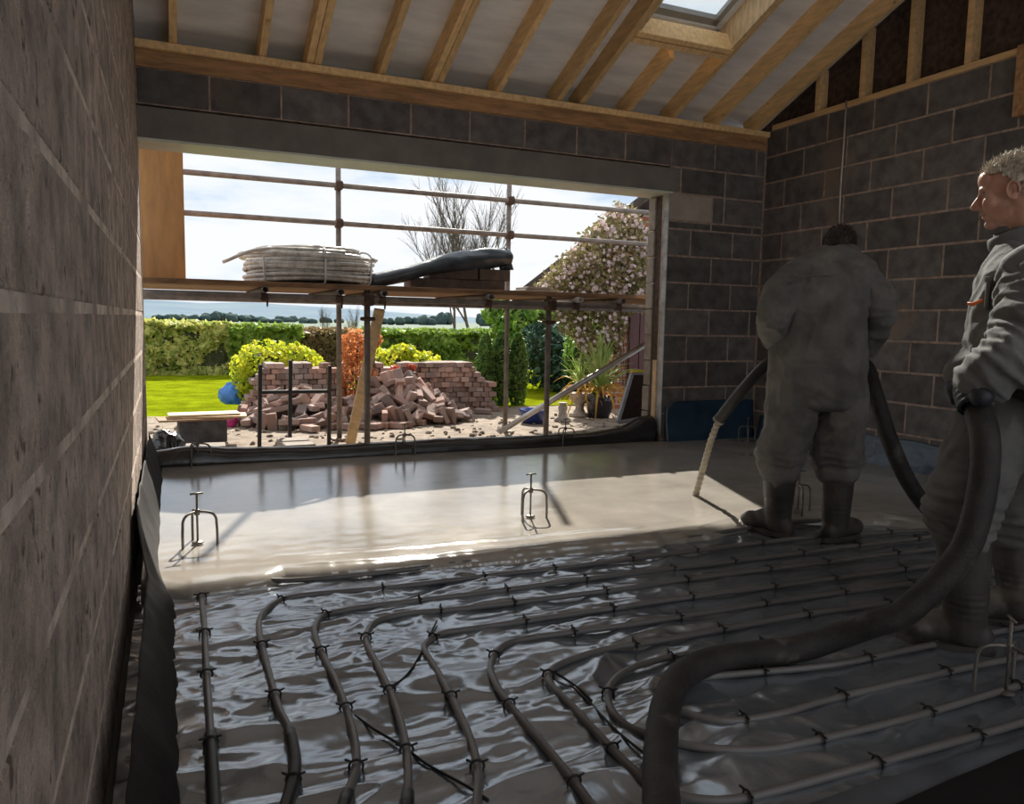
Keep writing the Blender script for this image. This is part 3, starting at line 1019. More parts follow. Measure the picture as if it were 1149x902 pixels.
for (u, v_), rz, sc, lab in TRIPODS:
    z = 0.046 if v_ < 700 else 0.0
    p = atz(u, v_, z)
    t_ = thing('levelling_tripod', p, lab, 'tripod', 'screed levelling tripods')
    t_.rotation_euler = (0, 0, rz)
    t_.scale = (sc,) * 3
    for k in range(3):
        o = bpy.data.objects.new('leg', TRI['leg'])
        link(o, t_)
        o.rotation_euler = (0, 0, k * 2 * math.pi / 3 - 0.5)
    for n in ('threaded_rod', 'foot_disc', 'handle', 'collar'):
        link(bpy.data.objects.new(n, TRI[n]), t_)

# ================================================================== OUTSIDE: ground
GZ = -0.08
M_GRAVEL = mat('dusty_gravel', (0.27, 0.215, 0.165), 0.95, var=0.35, scale=9, bump=0.9, bscale=60, patch=((0.22, 0.17, 0.13), 3, 0.56))
M_LAWN = mat('lawn_grass', (0.22, 0.27, 0.008), 1.0, spec=0.0, var=0.3, scale=3, bump=0.8, bscale=90, bdist=0.03)
M_FIELD = mat('far_field', (0.09, 0.14, 0.10), 0.95, var=0.25, scale=0.05)
M_HILL = mat('hazy_hill', (0.11, 0.17, 0.235), 1.0, col2=(0.155, 0.22, 0.26), scale=0.012, spec=0.1)  # distance haze is mixed into the hill colour as blue
xs, ys = np.linspace(-4, 9, 90), np.linspace(YB + 0.30, 9.5, 50)
X, Y = np.meshgrid(xs, ys)
Z = GZ + 0.018 * fbm(X * 2.5, Y * 2.5, 1.0, 3) * smooth01((Y - 5.9) / .3)
g_ = sheet('ground', np.stack([X, Y, Z], 2), len(xs), len(ys), M_GRAVEL)
tag(g_, 'dusty gravel ground between the opening and the lawn', kind='structure')
xs, ys = np.linspace(-12, 22, 100), np.linspace(9.4, 16.6, 40)
X, Y = np.meshgrid(xs, ys)
Z = GZ + 0.01 + 0.02 * fbm(X * .8, Y * .8, 1.0, 3)
tag(sheet('lawn', np.stack([X, Y, Z], 2), len(xs), len(ys), M_LAWN), 'bright mown lawn in front of the hedge', kind='structure')
tag(obj('field', ([(-900, 16.5, GZ - .02), (1500, 16.5, GZ - .02), (1500, 1500, GZ - .02), (-900, 1500, GZ - .02)], [(0, 1, 2, 3)]), M_FIELD, origin=(0, 16.5, 0)), 'distant green fields beyond the hedge', kind='structure')

prof = [(-600, 335), (-200, 334), (60, 336), (180, 337.5), (230, 339.5), (280, 340), (330, 343), (380, 346), (420, 349.5), (480, 354), (540, 358.5), (700, 362), (1100, 374), (1500, 386)]
R0 = np.array([aty(u, v, 800) for u, v in prof])
xi = np.linspace(R0[0, 0], R0[-1, 0], 160)
zi = np.interp(xi, R0[:, 0], R0[:, 2]) + 2.0 * noise(xi * 0.02, 2.0) + 0.7 * noise(xi * .15, 1.0)
tt = np.linspace(0, 1, 14)
X, T = np.meshgrid(xi, tt)
Z = GZ - 1 + (zi[None, :] - GZ + 1) * smooth01(T) + 0.8 * noise(X * .03, T * 6)
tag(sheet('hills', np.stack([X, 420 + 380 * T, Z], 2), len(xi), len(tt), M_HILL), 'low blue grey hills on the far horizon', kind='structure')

# small stones on the gravel
st = []
for k in range(420):
    x, y = random.uniform(-0.2, 5.0), random.uniform(6.1, 8.6)
    r = random.uniform(0.008, 0.03)
    v, f = ellipsoid((x, y, GZ + r * .3), r * random.uniform(.8, 1.5), r, r * .6, nu=6, nv=4)
    st.append((v + RNG.normal(size=v.shape) * r * .15, f))
o = obj('loose_stones', join(*st), M_GRAVEL, origin=(2, 7, GZ))
tag(o, 'small stones and crumbs scattered over the gravel outside', 'stones', kind='stuff')

# ------------------------------------------------------------------ scaffold
TR = 0.02415
scf = thing('scaffold', (1.6, 7.2, GZ), 'steel tube scaffold with guard rails standing outside the opening', 'scaffold')
fx = [aty(412, 420, 6.0)[0], aty(614, 420, 6.0)[0]]
bx = [aty(380, 300, 7.3)[0], aty(570, 300, 7.3)[0]]
YS1, YS2 = 6.0, 7.3
for x in fx:
    obj('standard', pipe_hollow((x, YS1, GZ), (x, YS1, 1.29), TR), M_STEEL, scf, True)
for x in bx + [-0.9, 5.6]:
    obj('standard', pipe_hollow((x, YS2, GZ), (x, YS2, 3.1), TR), M_STEEL, scf, True)
for x, y in [(a, YS1) for a in fx] + [(a, YS2) for a in bx]:
    obj('base_plate', bbox(x - .075, x + .075, y - .075, y + .075, GZ - .004, GZ + .012, .003), M_RUST, scf)
obj('ledger', pipe_hollow((-1.2, YS1 - 2 * TR, 1.212), (5.2, YS1 - 2 * TR, 1.212), TR), M_STEEL, scf, True)
obj('ledger', pipe_hollow((-1.2, YS2 - 2 * TR, 1.212), (5.2, YS2 - 2 * TR, 1.212), TR), M_STEEL, scf, True)
for z in (2.27, 1.93):
    obj('guard_rail', pipe_hollow((-1.2, YS2 - 2 * TR, z), (5.9, YS2 - 2 * TR, z), TR), M_STEEL, scf, True)
    for x in bx:
        obj('coupler', bbox(x - .032, x + .032, YS2 - .085, YS2 + .035, z - .04, z + .04, .012), M_RUST, scf)
for (u, v) in ((298, 328), (383, 332), (432, 334), (552, 336), (652, 341), (700, 343)):
    x = aty(u, v, 5.86)[0]
    obj('transom', pipe_hollow((x, 5.86, 1.257), (x, 7.55, 1.257), TR, .0045), M_STEEL_PALE if u == 652 else M_STEEL, scf, True)
    obj('coupler', bbox(x - .03, x + .03, YS1 - .08, YS1, 1.175, 1.235, .012), M_RUST, scf)
    obj('coupler_bolt', tube([(x + .02, YS1 - .06, 1.19), (x + .02, YS1 - .06, 1.135)], [0.010, 0.006], 6), M_RUST, scf)
for x in fx:
    obj('coupler', bbox(x - .04, x + .04, YS1 - .085, YS1 + .035, 1.16, 1.255, .012), M_RUST, scf)
    obj('coupler', bbox(x - .05, x + .06, YS1 - .04, YS1 + .04, 1.045, 1.075, .010), M_RUST, scf)
obj('brace', pipe_hollow(aty(560, 485, 6.95), aty(735, 380, 6.3), TR * 1.15), M_STEEL_PALE, scf, True)

for k in range(6):
    y0 = 5.95 + 0.230 * k
    o = obj('scaffold_board', bbox(-1.3 + .1 * random.random(), 5.1 + .1 * random.random(), y0, y0 + 0.225, 1.2815, 1.3195, .004), M_PLANK)
    nm = ['first', 'second', 'third', 'fourth', 'fifth', 'outermost'][k]
    tag(o, 'brown scaffold board, %s counted outward from the building' % nm, 'board', 'scaffold deck boards')
DECK = 1.3195

ply = obj('plywood_sheet', bbox(-0.75, aty(207, 250, 6.3)[0], 6.3, 6.318, DECK, 2.62), M_PLY)
tag(ply, 'orange brown plywood sheet standing on the scaffold at the left edge', 'plywood')

# coil of pipe, shrink-wrapped, on the deck
M_COIL = mat('silver_coil_pipe', (0.62, 0.60, 0.56), 0.3, var=0.25, scale=14, spec=0.6, rvar=0.1)
M_FILM = mat('dark_wrap_film', (0.10, 0.10, 0.105), 0.22, var=0.3, scale=8, spec=0.7)
cc = aty(347, 318, 6.62)
cc = np.array([cc[0], 6.62, DECK])
coil = thing('pipe_coil', cc, 'silver grey coil of heating pipe with one loose end lying on the scaffold boards', 'pipe coil')
pts = []
for L_ in range(7):
    for a in np.linspace(0, 2 * math.pi, 40, endpoint=False):
        rr = 0.50 + 0.018 * math.sin(L_ * 2.3) + (0.02 if L_ > 5 else 0)
        pts.append((cc[0] + rr * math.cos(a), cc[1] + rr * math.sin(a), DECK + 0.02 + L_ * 0.030 + 0.030 * a / 6.283 + 0.006 * math.sin(3 * a + L_)))
obj('coil_turns', tube(pts, 0.0165, 8), M_COIL, coil, True)
pts = [(cc[0] + .43 * math.cos(a), cc[1] + .43 * math.sin(a), DECK + 0.03 + 0.0375 * a / 6.283 * 1.0) for a in np.linspace(0, 2 * math.pi * 6.9, 270)]
obj('inner_turns', tube(pts, 0.02, 8), M_COIL, coil, True)
pts = [(cc[0] + .55 * math.cos(a), cc[1] + .55 * math.sin(a), DECK + 0.225 + 0.014 * math.sin(2 * a + 1)) for a in np.linspace(-0.6, 2 * math.pi - .7, 60)]
obj('loose_turn', tube(pts, 0.014, 8), M_COIL, coil, True)
e0 = aty(250, 294, 6.35)
pts = catmull([(cc[0] + .2, cc[1] - .50, DECK + .255), (cc[0] - .15, cc[1] - .48, DECK + .262), (cc[0] - .45, cc[1] - .36, DECK + .25), tuple(e0)], 10)
obj('free_end', tube(pts, 0.013, 8), M_COIL, coil, True)
nxs, nys = 48, 14                                     # domed wrap film over the top
V = np.zeros((nys, nxs, 3))
for i, q in enumerate(np.linspace(0, 1, nys)):
    a = np.linspace(0, 2 * math.pi, nxs)
    rr = 0.47 * q
    V[i, :, 0] = cc[0] + rr * np.cos(a)
    V[i, :, 1] = cc[1] + rr * np.sin(a)
    V[i, :, 2] = DECK + 0.335 - 0.10 * q ** 2.5 + 0.008 * noise(np.cos(a) * 3 * q, np.sin(a) * 3 * q, 2.0)
sheet('wrap_film', V, nxs, nys, M_FILM, coil)
for a in (-2.4, -1.5, -0.6, 0.8, 2.2):
    p = [(cc[0] + r * math.cos(a), cc[1] + r * math.sin(a), DECK + z) for r, z in ((.40, .01), (.525, .02), (.54, .14), (.535, .25), (.45, .275), (.40, .2))]
    obj('tie_band', tube(resample(catmull(p, 5), .02), 0.008, 6), M_WHITE, coil, True)

# loose blocks and a rolled polythene sheet on the deck
BLK = {}
def loose_block(cx, cy, z0, lx, ly, lz, rz, label, group=None, m=None):
    v, f = bbox(-lx / 2, lx / 2, -ly / 2, ly / 2, 0, lz, .005)
    o = inst('concrete_block', mesh_data('concrete_block', v, f, m or M_BLOCK_OUT), (cx, cy, z0), (0, 0, rz))
    return tag(o, label, 'block', group)


M_BLOCK_D = mat('brown_block', (0.13, 0.10, 0.085), 0.92, var=0.25, scale=12, bump=0.6, bscale=90)
xb = aty(457, 322, 6.55)[0]
loose_block(xb + .22, 6.55, DECK, .44, .215, .10, 0.02, 'concrete block lying flat at the bottom left under the rolled sheet', 'blocks on the scaffold', M_BLOCK_D)
loose_block(xb + .665, 6.56, DECK, .44, .215, .10, -0.02, 'concrete block lying flat at the bottom right under the rolled sheet', 'blocks on the scaffold', M_BLOCK_D)
loose_block(xb + .395, 6.55, DECK + .102, .44, .215, .10, -0.03, 'concrete block in the upper layer touching the rolled sheet', 'blocks on the scaffold', M_BLOCK_D)
loose_block(xb + .78, 6.56, DECK + .102, .30, .215, .10, 0.03, 'short concrete block in the upper layer at the scaffold standard', 'blocks on the scaffold', M_BLOCK_D)

M_ROLL = mat('slate_polythene_roll', (0.05, 0.07, 0.092), 0.25, var=0.3, scale=6, spec=0.7, bump=0.25, bscale=14)
path = [aty(u, v, y) for u, v, y in ((415, 316, 6.42), (432, 312.5, 6.43), (460, 306, 6.44), (485, 299, 6.45), (510, 294, 6.47), (535, 291, 6.5), (555, 289, 6.52), (567, 288, 6.54))]
path = resample(catmull(path, 8), 0.02)
n = len(path)
q = np.linspace(0, 1, n)
rad = np.stack([0.075 + .05 * q, 0.062 + 0.030 * smooth01((q - .35) / .4)], 1)
v, f = tube(path, rad, 28)
c_ = np.repeat(path, 28, axis=0)
dd = v[:n * 28] - c_
k = 1 + 0.30 * fbm(v[:n * 28, 0] * 3.5, v[:n * 28, 1] * 9, v[:n * 28, 2] * 9, 3) * np.repeat(0.25 + 0.9 * q, 28)
v[:n * 28] = c_ + dd * k[:, None]
roll = obj('polythene_roll', (v, f), M_ROLL, smooth=True)
tag(roll, 'slate blue polythene roll slumped over the blocks on the scaffold', 'sheet')
F0, F1, F2, F3 = (aty(u, v_, 6.5) for u, v_ in ((556, 280), (568, 279), (575, 303), (561, 304)))
P = np.zeros((8, 6, 3))
for i, a in enumerate(np.linspace(0, 1, 8)):
    for j, b in enumerate(np.linspace(0, 1, 6)):
        p = (F0 * (1 - b) + F1 * b) * (1 - a) + (F3 * (1 - b) + F2 * b) * a
        P[i, j] = p + np.array([0, 0.03 * math.sin(b * 5), 0])
sheet('loose_flap', P, 6, 8, M_ROLL, roll, thick=.003)

M_SLAB = mat('pale_slab', (0.36, 0.32, 0.28), 0.8, var=0.2, scale=12)
for k in range(3):
    p = aty(601, 326, 6.7)
    o = obj('paving_slab', bbox(p[0] - .17 + .02 * k, p[0] + .17 - .015 * k, 6.6, 6.88, DECK + .024 * k, DECK + .024 * k + .022, .004), M_SLAB)
    tag(o, ['bottom', 'middle', 'top'][k] + ' slab of the small pale stack on the scaffold boards', 'slab', 'pale slabs on the scaffold')
M_GREEN = mat('green_grey_board', (0.14, 0.19, 0.16), 0.6, var=0.15, scale=8)
p = aty(660, 329, 6.8)
tag(obj('green_board', bbox(p[0] - .55, p[0] + .55, 6.65, 6.95, DECK, DECK + .018, .003), M_GREEN), 'thin green grey board lying flat at the right of the scaffold', 'board')
p = aty(240, 316, 6.8)
tag(obj('batten', bbox(p[0] - .45, p[0] + .12, 6.78, 6.83, DECK, DECK + .03, .003), M_PLANK), 'thin dark batten lying beside the plywood on the scaffold', 'batten')

prop = obj('timber_prop', beam(aty(393, 497, 6.7), aty(426, 347, 6.15), 0.085, 0.032, up=(0, 1, 0)), M_WOOD_PALE)
tag(prop, 'pale timber prop leaning against the scaffold behind the standard', 'timber')

# ------------------------------------------------------------------ things on the ground outside
fr = thing('steel_frame', aty(325, 495, 6.95) * (1, 1, 0) + (0, 0, GZ), 'black steel three-legged frame standing before the brick pile', 'frame')
for (u, vt, vb) in ((291, 409, 500), (325, 404, 490), (369, 410, 499)):
    a, b = aty(u + 1, vt, 6.95), aty(u, vb, 6.95)
    b[2] = GZ
    obj('post', beam(b, a, .032, .032, up=(0, 1, 0)), M_BLACKPAINT, fr)
a, b = aty(291, 440, 6.93), aty(369, 439, 6.93)
obj('crossbar', beam(a, b, .03, .03), M_BLACKPAINT, fr)
p = aty(334, 497, 6.35)
loose_block(p[0], 6.45, GZ, .235, .42, .13, .05, 'pale concrete block standing behind the lip below the steel frame')
p = aty(231, 497, 6.5)
loose_block(p[0], 6.6, GZ, .30, .215, .11, -.05, 'pale concrete block beside the left end tripod')
p = aty(227, 480, 7.4)
xk = p[0]
loose_block(xk, 7.45, GZ, .40, .215, .215, .08, 'grey concrete block carrying the stacked planks', m=M_BLOCK)
for k, (dx, w, z, rz) in enumerate(((-0.06, .62, .136, .10), (0.05, .66, .153, -.04), (0.02, .60, .170, .05))):
    v, f = bbox(-w / 2, w / 2, -.16 + .03 * k, .14, 0, .016, .002)
    o = inst('plank', mesh_data('plank', v, f, M_WOOD_PALE if k else M_PLANK), (xk + dx, 7.45, z), (0, 0, rz))
    tag(o, ['bottom', 'middle', 'top'][k] + ' plank of the pale boards stacked on the grey block', 'plank', 'planks on the block')


def lump(name, c, rx, ry, rz, m, label, cat, amp=.3, fr_=6.0, seed=0):
    v, f = ellipsoid((0, 0, 0), rx, ry, rz, nu=40, nv=24)
    k = 1 + amp * (1 - 2.5 * np.abs(noise(v[:, 0] * fr_ / rx * .12 + seed, v[:, 1] * fr_ / ry * .12, v[:, 2] * fr_ / rz * .12)))
    v = v * k[:, None]
    v[:, 2] = np.maximum(v[:, 2], -rz * .8)
    v += np.array(c) + (0, 0, rz * .8)
    return tag(obj(name, (v, f), m, smooth=True), label, cat)


M_BLUEBAG = mat('blue_plastic_bag', (0.06, 0.22, 0.60), 0.35, var=0.3, scale=10)
M_PINK = mat('pink_plastic_bag', (0.62, 0.05, 0.25), 0.4, var=0.2, scale=10)
p = atz(268, 462, GZ)
lump('plastic_bag', (p[0] - .05, p[1], GZ + .10), .14, .12, .13, M_BLUEBAG, 'crumpled blue plastic bag at the left of the brick pile', 'bag', .35, 14)
p = atz(258, 479, GZ)
lump('plastic_bag', (p[0], p[1], GZ), .065, .07, .085, M_PINK, 'small pink plastic bag below the blue one', 'bag', .3, 12, 3)
p = aty(196, 492, 6.2)
lump('crumpled_sheet', (p[0] - .06, 6.25, GZ), .10, .14, .13, M_DPM_LIP, 'crumpled black polythene bundle at the left end of the threshold', 'sheet', .5, 15, 5)

# ---- paving bricks: stack and loose heap
M_PAVER = mat('red_grey_paver', (0.40, 0.24, 0.185), 0.9, col2=(0.34, 0.275, 0.25), scale=2.5, bump=0.5, bscale=70, rand=0.45,
              patch=((0.14, 0.12, 0.12), 2.2, 0.60))
pv, pf = bbox(-.05, .05, -.10, .10, -.03, .03, .006)
PAVER = mesh_data('paving_brick', pv, pf, M_PAVER)
YS = 9.15
x_of = lambda u: aty(u, 430, YS)[0]
TOPS = [(276, 446), (283, 428), (292, 418), (300, 410), (305, 402), (316, 402), (322, 408), (335, 404), (345, 408), (355, 404), (370, 405), (384, 406), (388, 409), (412, 408), (425, 406), (440, 409),
        (460, 406), (480, 404), (490, 403), (505, 402), (515, 406), (530, 407), (545, 414), (552, 440), (557, 470)]
tx = np.array([x_of(u) for u, _ in TOPS])
tz = np.array([aty(u, v, YS)[2] for u, v in TOPS])
stack_list, row_h, col_w = [], 0.0625, 0.104
gap0, gap1 = x_of(391), x_of(409)
row = 0
while GZ + row * row_h < 0.62:
    z = GZ + (row + .5) * row_h
    x = tx[0] + (col_w / 2 if row % 2 else 0)
    while x < tx[-1]:
        if not (gap0 < x < gap1) and z < np.interp(x, tx, tz) - .02:
            top_here = np.interp(x, tx, tz)
            if z > top_here - .13 and random.random() < (.45 if z > top_here - .07 else .12):
                x += col_w
                continue
            yy = YS + random.uniform(-.028, .020) + 0.10 * max(0, (x - 2.9)) - .25 * max(0, (x - 3.3))
            stack_list.append((row, x + random.uniform(-.004, .004), yy, z))
        x += col_w
    row += 1
stack_list.sort(key=lambda s: -s[3])
GRP_S, GRP_L = 'paving bricks stacked in a wall', 'loose paving bricks in the heap'
for i, (r_, x, y, z) in enumerate(stack_list[:140]):
    o = inst('paving_brick', PAVER, (x, y, z), (random.uniform(-.02, .02), random.uniform(-.03, .03), random.uniform(-.05, .05)))
    left_ = x < gap0
    mx_ = max(s_[0] for s_ in stack_list if (s_[1] < gap0) == left_)
    a_, b_ = (tx[0], gap0) if left_ else (gap1, tx[-1])
    th_ = ['left end', 'left half', 'right half', 'right end'][min(3, int((x - a_) / (b_ - a_) * 4))]
    rw_ = ['topmost', 'second', 'third', 'fourth', 'fifth', 'sixth', 'seventh', 'eighth', 'ninth', 'tenth', 'eleventh'][mx_ - r_]
    tag(o, 'stacked paving brick in the %s row down, %s of the %s brick stack' % (rw_, th_, 'left' if left_ else 'right'), 'brick', GRP_S)
rest = []
for (r_, x, y, z) in stack_list[140:]:
    rest.append((pv + np.array([x, y, z]), pf))
for (r_, x, y, z) in stack_list:                       # second row of bricks behind
    if random.random() < .6:
        rest.append((pv + np.array([x, y + .205, z]), pf))
o = obj('stacked_pavers', join(*rest), M_PAVER, origin=(2.2, YS, GZ))
tag(o, 'lower rows of the stacked paving brick wall behind the heap', 'bricks', kind='stuff')

hA, hB = aty(340, 470, 8.35), aty(452, 470, 8.35)


def heap_z(x, y):
    a = 0.30 * np.exp(-((x - hA[0]) / 0.50) ** 2 - ((y - 8.62) / 0.42) ** 2)
    b = 0.46 * np.exp(-((x - hB[0]) / 0.52) ** 2 - ((y - 8.62) / 0.45) ** 2)
    c = 0.12 * np.exp(-((x - (hA[0] + hB[0]) / 2) / 0.7) ** 2 - ((y - 8.6) / 0.4) ** 2)
    return np.maximum(np.maximum(a, b), c)


xs, ys = np.linspace(0.4, 3.4, 60), np.linspace(7.8, 9.1, 30)
X, Y = np.meshgrid(xs, ys)
tag(sheet('rubble_mound', np.stack([X, Y, GZ - 0.06 + heap_z(X, Y) * .92 + .015 * noise(X * 8, Y * 8)], 2), len(xs), len(ys), M_GRAVEL),
    'dusty rubble mound under the loose paving bricks', 'rubble', kind='stuff')
placed, tries = [], 0
while len(placed) < 158 and tries < 9000:
    tries += 1
    x, y = random.uniform(hA[0] - .85, hB[0] + .95), random.uniform(7.95, 8.85)
    hz = float(heap_z(x, y))
    if hz < 0.035:
        continue
    if any((x - a) ** 2 + (y - b) ** 2 + (hz - c) ** 2 < 0.088 ** 2 for a, b, c in placed):
        continue
    placed.append((x, y, hz))
    tilt = 0.25 + 0.5 * min(1, hz / .2)
    o = inst('paving_brick', PAVER, (x, y, GZ + hz + .022 + random.uniform(0, .02)), (random.uniform(-tilt, tilt) + (on_edge := random.choice((0, 0, 1.57))), random.uniform(-tilt, tilt), random.uniform(0, 6.28)))
    side = 'left' if x < (hA[0] + hB[0]) / 2 else 'right'
    lvl = 'crest' if hz > .30 else 'upper slope' if hz > .2 else 'middle slope' if hz > .11 else 'foot'
    dep = 'facing the room' if y < 8.45 else 'towards the stack'
    tag(o, 'loose paving brick %s at the %s of the %s heap, %s' % ('on edge' if on_edge else 'lying tilted', lvl, side, dep), 'brick', GRP_L)
for k in range(26):                                   # single bricks along the foot of the heap
    u = random.uniform(345, 545)
    y = random.uniform(7.85, 8.15) + max(0, (u - 470)) * .012
    x = aty(u, 480, y)[0]
    o = inst('paving_brick', PAVER, (x, y, GZ + .034), (0, 0, random.uniform(-1, 1) + 1.3))
    tag(o, 'single paving brick lying flat on the gravel before the %s heap' % ('left' if u < 400 else 'right' if u < 490 else 'far right end of the'), 'brick', GRP_L)

# ------------------------------------------------------------------ planting
def leaf_quads(P, size, nrm=None, aspect=0.55, jitter=1.0):
    n = len(P)
    d = RNG.normal(size=(n, 3))
    if nrm is not None:
        d = d * jitter + nrm * 1.2
    d /= np.linalg.norm(d, axis=1)[:, None]
    a = RNG.normal(size=(n, 3))
    t = np.cross(d, a)
    t /= np.linalg.norm(t, axis=1)[:, None]
    b = np.cross(d, t)
    s = (size * RNG.uniform(.6, 1.3, n))[:, None]
    w = s * aspect
    return np.stack([P - t * s, P - b * w + t * s * .1, P + t * s, P + b * w + t * s * .1], 1)


def ell_points(c, r, n, shell=0.25, bump=.18, fr_=2.2):
    d = RNG.normal(size=(n, 3))
    d /= np.linalg.norm(d, axis=1)[:, None]
    k = 1 + bump * fbm(d[:, 0] * fr_ + c[0], d[:, 1] * fr_ + c[1], d[:, 2] * fr_, 2) * 1.6
    k = k * (1 - shell * RNG.random(n) ** 2)
    return np.asarray(c) + d * k[:, None] * np.asarray(r), d


def leafmat(name, c1, c2, scale=5.0, transl=.45, rough=.5):
    return mat(name, c1, rough, col2=c2, scale=scale, transl=transl, spec=.35)


L_HEDGE = leafmat('hedge_leaves', (0.26, 0.36, 0.06), (0.80, 0.74, 0.30), 9)
L_HEDGE2 = leafmat('dark_hedge_leaves', (0.09, 0.20, 0.03), (0.38, 0.50, 0.09), 7)
L_BROWN = leafmat('beech_hedge_leaves', (0.16, 0.10, 0.06), (0.34, 0.26, 0.10), 7, .35)
L_YELLOW = leafmat('golden_leaves', (0.42, 0.55, 0.03), (0.72, 0.66, 0.05), 7, .5)
L_ORANGE = leafmat('copper_leaves', (0.60, 0.20, 0.07), (0.72, 0.38, 0.16), 9, .5)
L_CONIF = leafmat('conifer_sprays', (0.05, 0.13, 0.03), (0.18, 0.30, 0.06), 12, .3)
L_GREEN = leafmat('shrub_leaves', (0.07, 0.19, 0.03), (0.26, 0.40, 0.07), 4, .45)
L_BLUEG = leafmat('blue_green_leaves', (0.02, 0.055, 0.045), (0.07, 0.15, 0.10), 5, .2)
L_CLEM = leafmat('clematis_leaves', (0.13, 0.125, 0.045), (0.38, 0.31, 0.15), 9, .35)
L_FLOWER = leafmat('pale_pink_petals', (0.50, 0.36, 0.36), (0.78, 0.68, 0.68), 14, .35)
M_CORE = mat('dark_twigs', (0.045, 0.05, 0.022), 1.0, var=.4, scale=9)  # one dark tone for the cores inside the foliage
M_BARK = mat('bark', (0.12, 0.095, 0.075), .9, var=.3, scale=20)


def hedge(x0, x1, y0, y1, ztop, n, size, m, label, group):
    h = thing('hedge', ((x0 + x1) / 2, (y0 + y1) / 2, GZ), label, 'hedge', group)
    obj('branch_core', bbox(x0 + .08, x1 - .08, y0 + .14, y1 - .14, GZ, ztop - .14, .1), M_CORE, h)
    P, N = [], []
    nf = int(n * .6)
    px = RNG.uniform(x0, x1, nf)
    pz = RNG.uniform(GZ, ztop, nf)
    bul = 0.20 * fbm(px * 1.6, pz * 2.2, 2.0, 3)
    P.append(np.stack([px, y0 + bul * 1.6 + .06 + .12 * RNG.random(nf) ** 2 + .12 * smooth01((pz - ztop + .25) / .25) ** 2, pz], 1))
    N.append(np.tile((0, -1, .3), (nf, 1)))
    nt_ = n - nf
    px = RNG.uniform(x0, x1, nt_)
    py = RNG.uniform(y0, y1, nt_)
    P.append(np.stack([px, py, ztop - .03 + .12 * fbm(px * 1.4, py * 2, 5.0, 3) - .08 * RNG.random(nt_)], 1))
    N.append(np.tile((0, -.3, 1), (nt_, 1)))
    P, N = np.concatenate(P), np.concatenate(N)
    quads_mesh('foliage', leaf_quads(P, size, N), m, h)
    return h


hx = lambda u: aty(u, 400, 16.2)[0]
ht = lambda u, v: aty(u, v, 16.2)[2]
HG = 'hedges behind the lawn'
hedge(hx(-260), hx(262), 16.0, 17.2, ht(220, 361), 15000, .075, L_HEDGE, 'pale variegated green hedge at the far left of the lawn', HG)
hedge(hx(258), hx(338), 15.9, 17.1, ht(300, 364), 3600, .07, L_HEDGE2, 'fresh green hedge section right of the pale hedge', HG)
hedge(hx(334), hx(404), 16.2, 17.2, ht(370, 368), 3000, .05, L_BROWN, 'brown bare-looking hedge section behind the copper shrub', HG)
hedge(hx(400), hx(566), 15.4, 16.6, ht(480, 369), 6800, .07, L_HEDGE2, 'dark green clipped hedge behind the right brick stack', HG)


def shrub(name, parts, m, label, size, n, core=True, group=None, stem=True):
    c0 = parts[0][0]
    s = thing(name, (c0[0], c0[1], GZ), label, 'shrub', group)
    P, N = [], []
    for c, r in parts:
        p, d = ell_points(c, r, n, .35)
        P.append(p)
        N.append(d)
    P, N = np.concatenate(P), np.concatenate(N)
    P[:, 2] = np.maximum(P[:, 2], GZ + .02)
    quads_mesh('foliage', leaf_quads(P, size, N, .6), m, s)
    st_ = []
    for c, r in parts:
        for k in range(5):
            a = random.uniform(0, 6.28)
            st_.append(tube([(c[0], c[1], GZ), (c[0] + .3 * r[0] * math.cos(a), c[1] + .3 * r[1] * math.sin(a), c[2]), (c[0] + .7 * r[0] * math.cos(a), c[1] + .7 * r[1] * math.sin(a), c[2] + .6 * r[2])], [.012, .008, .003], 5))
    obj('stems', join(*st_), M_BARK, s)
    if core:
        obj('inner_twigs', join(*[ellipsoid(c, r[0] * .6, r[1] * .6, r[2] * .6, nu=12, nv=8) for c, r in parts]), M_CORE, s)
    return s


def C(u, v, y):
    return aty(u, v, y)


shrub('golden_shrub', [(C(300, 412, 9.85), (.42, .35, .33)), (C(330, 406, 9.9), (.33, .3, .22)), (C(283, 432, 9.75), (.22, .25, .3))], L_YELLOW, 'yellow green leafy shrub behind the left brick stack', .035, 1100)
shrub('golden_shrub', [(C(437, 408, 9.9), (.34, .3, .20)), (C(470, 408, 9.9), (.30, .3, .16)), (C(452, 400, 9.95), (.24, .2, .16))], L_YELLOW, 'bright yellow shrub behind the right brick stack', .035, 900)
shrub('copper_shrub', [(C(398, 390, 9.0), (.17, .16, .22)), (C(402, 425, 8.95), (.22, .18, .28)), (C(412, 445, 8.9), (.16, .15, .16)), (C(418, 380, 9.05), (.1, .1, .12))], L_ORANGE, 'copper orange shrub between the two brick stacks', .026, 800, core=False)
shrub('copper_shrub', [(C(443, 414, 8.98), (.06, .05, .05)), (C(462, 412, 9.0), (.05, .05, .04))], mat('red_leaves', (0.6, 0.08, 0.04), .5, col2=(.7, .2, .1), transl=.4), 'small red leaf sprig on top of the brick heap', .022, 60, core=False)

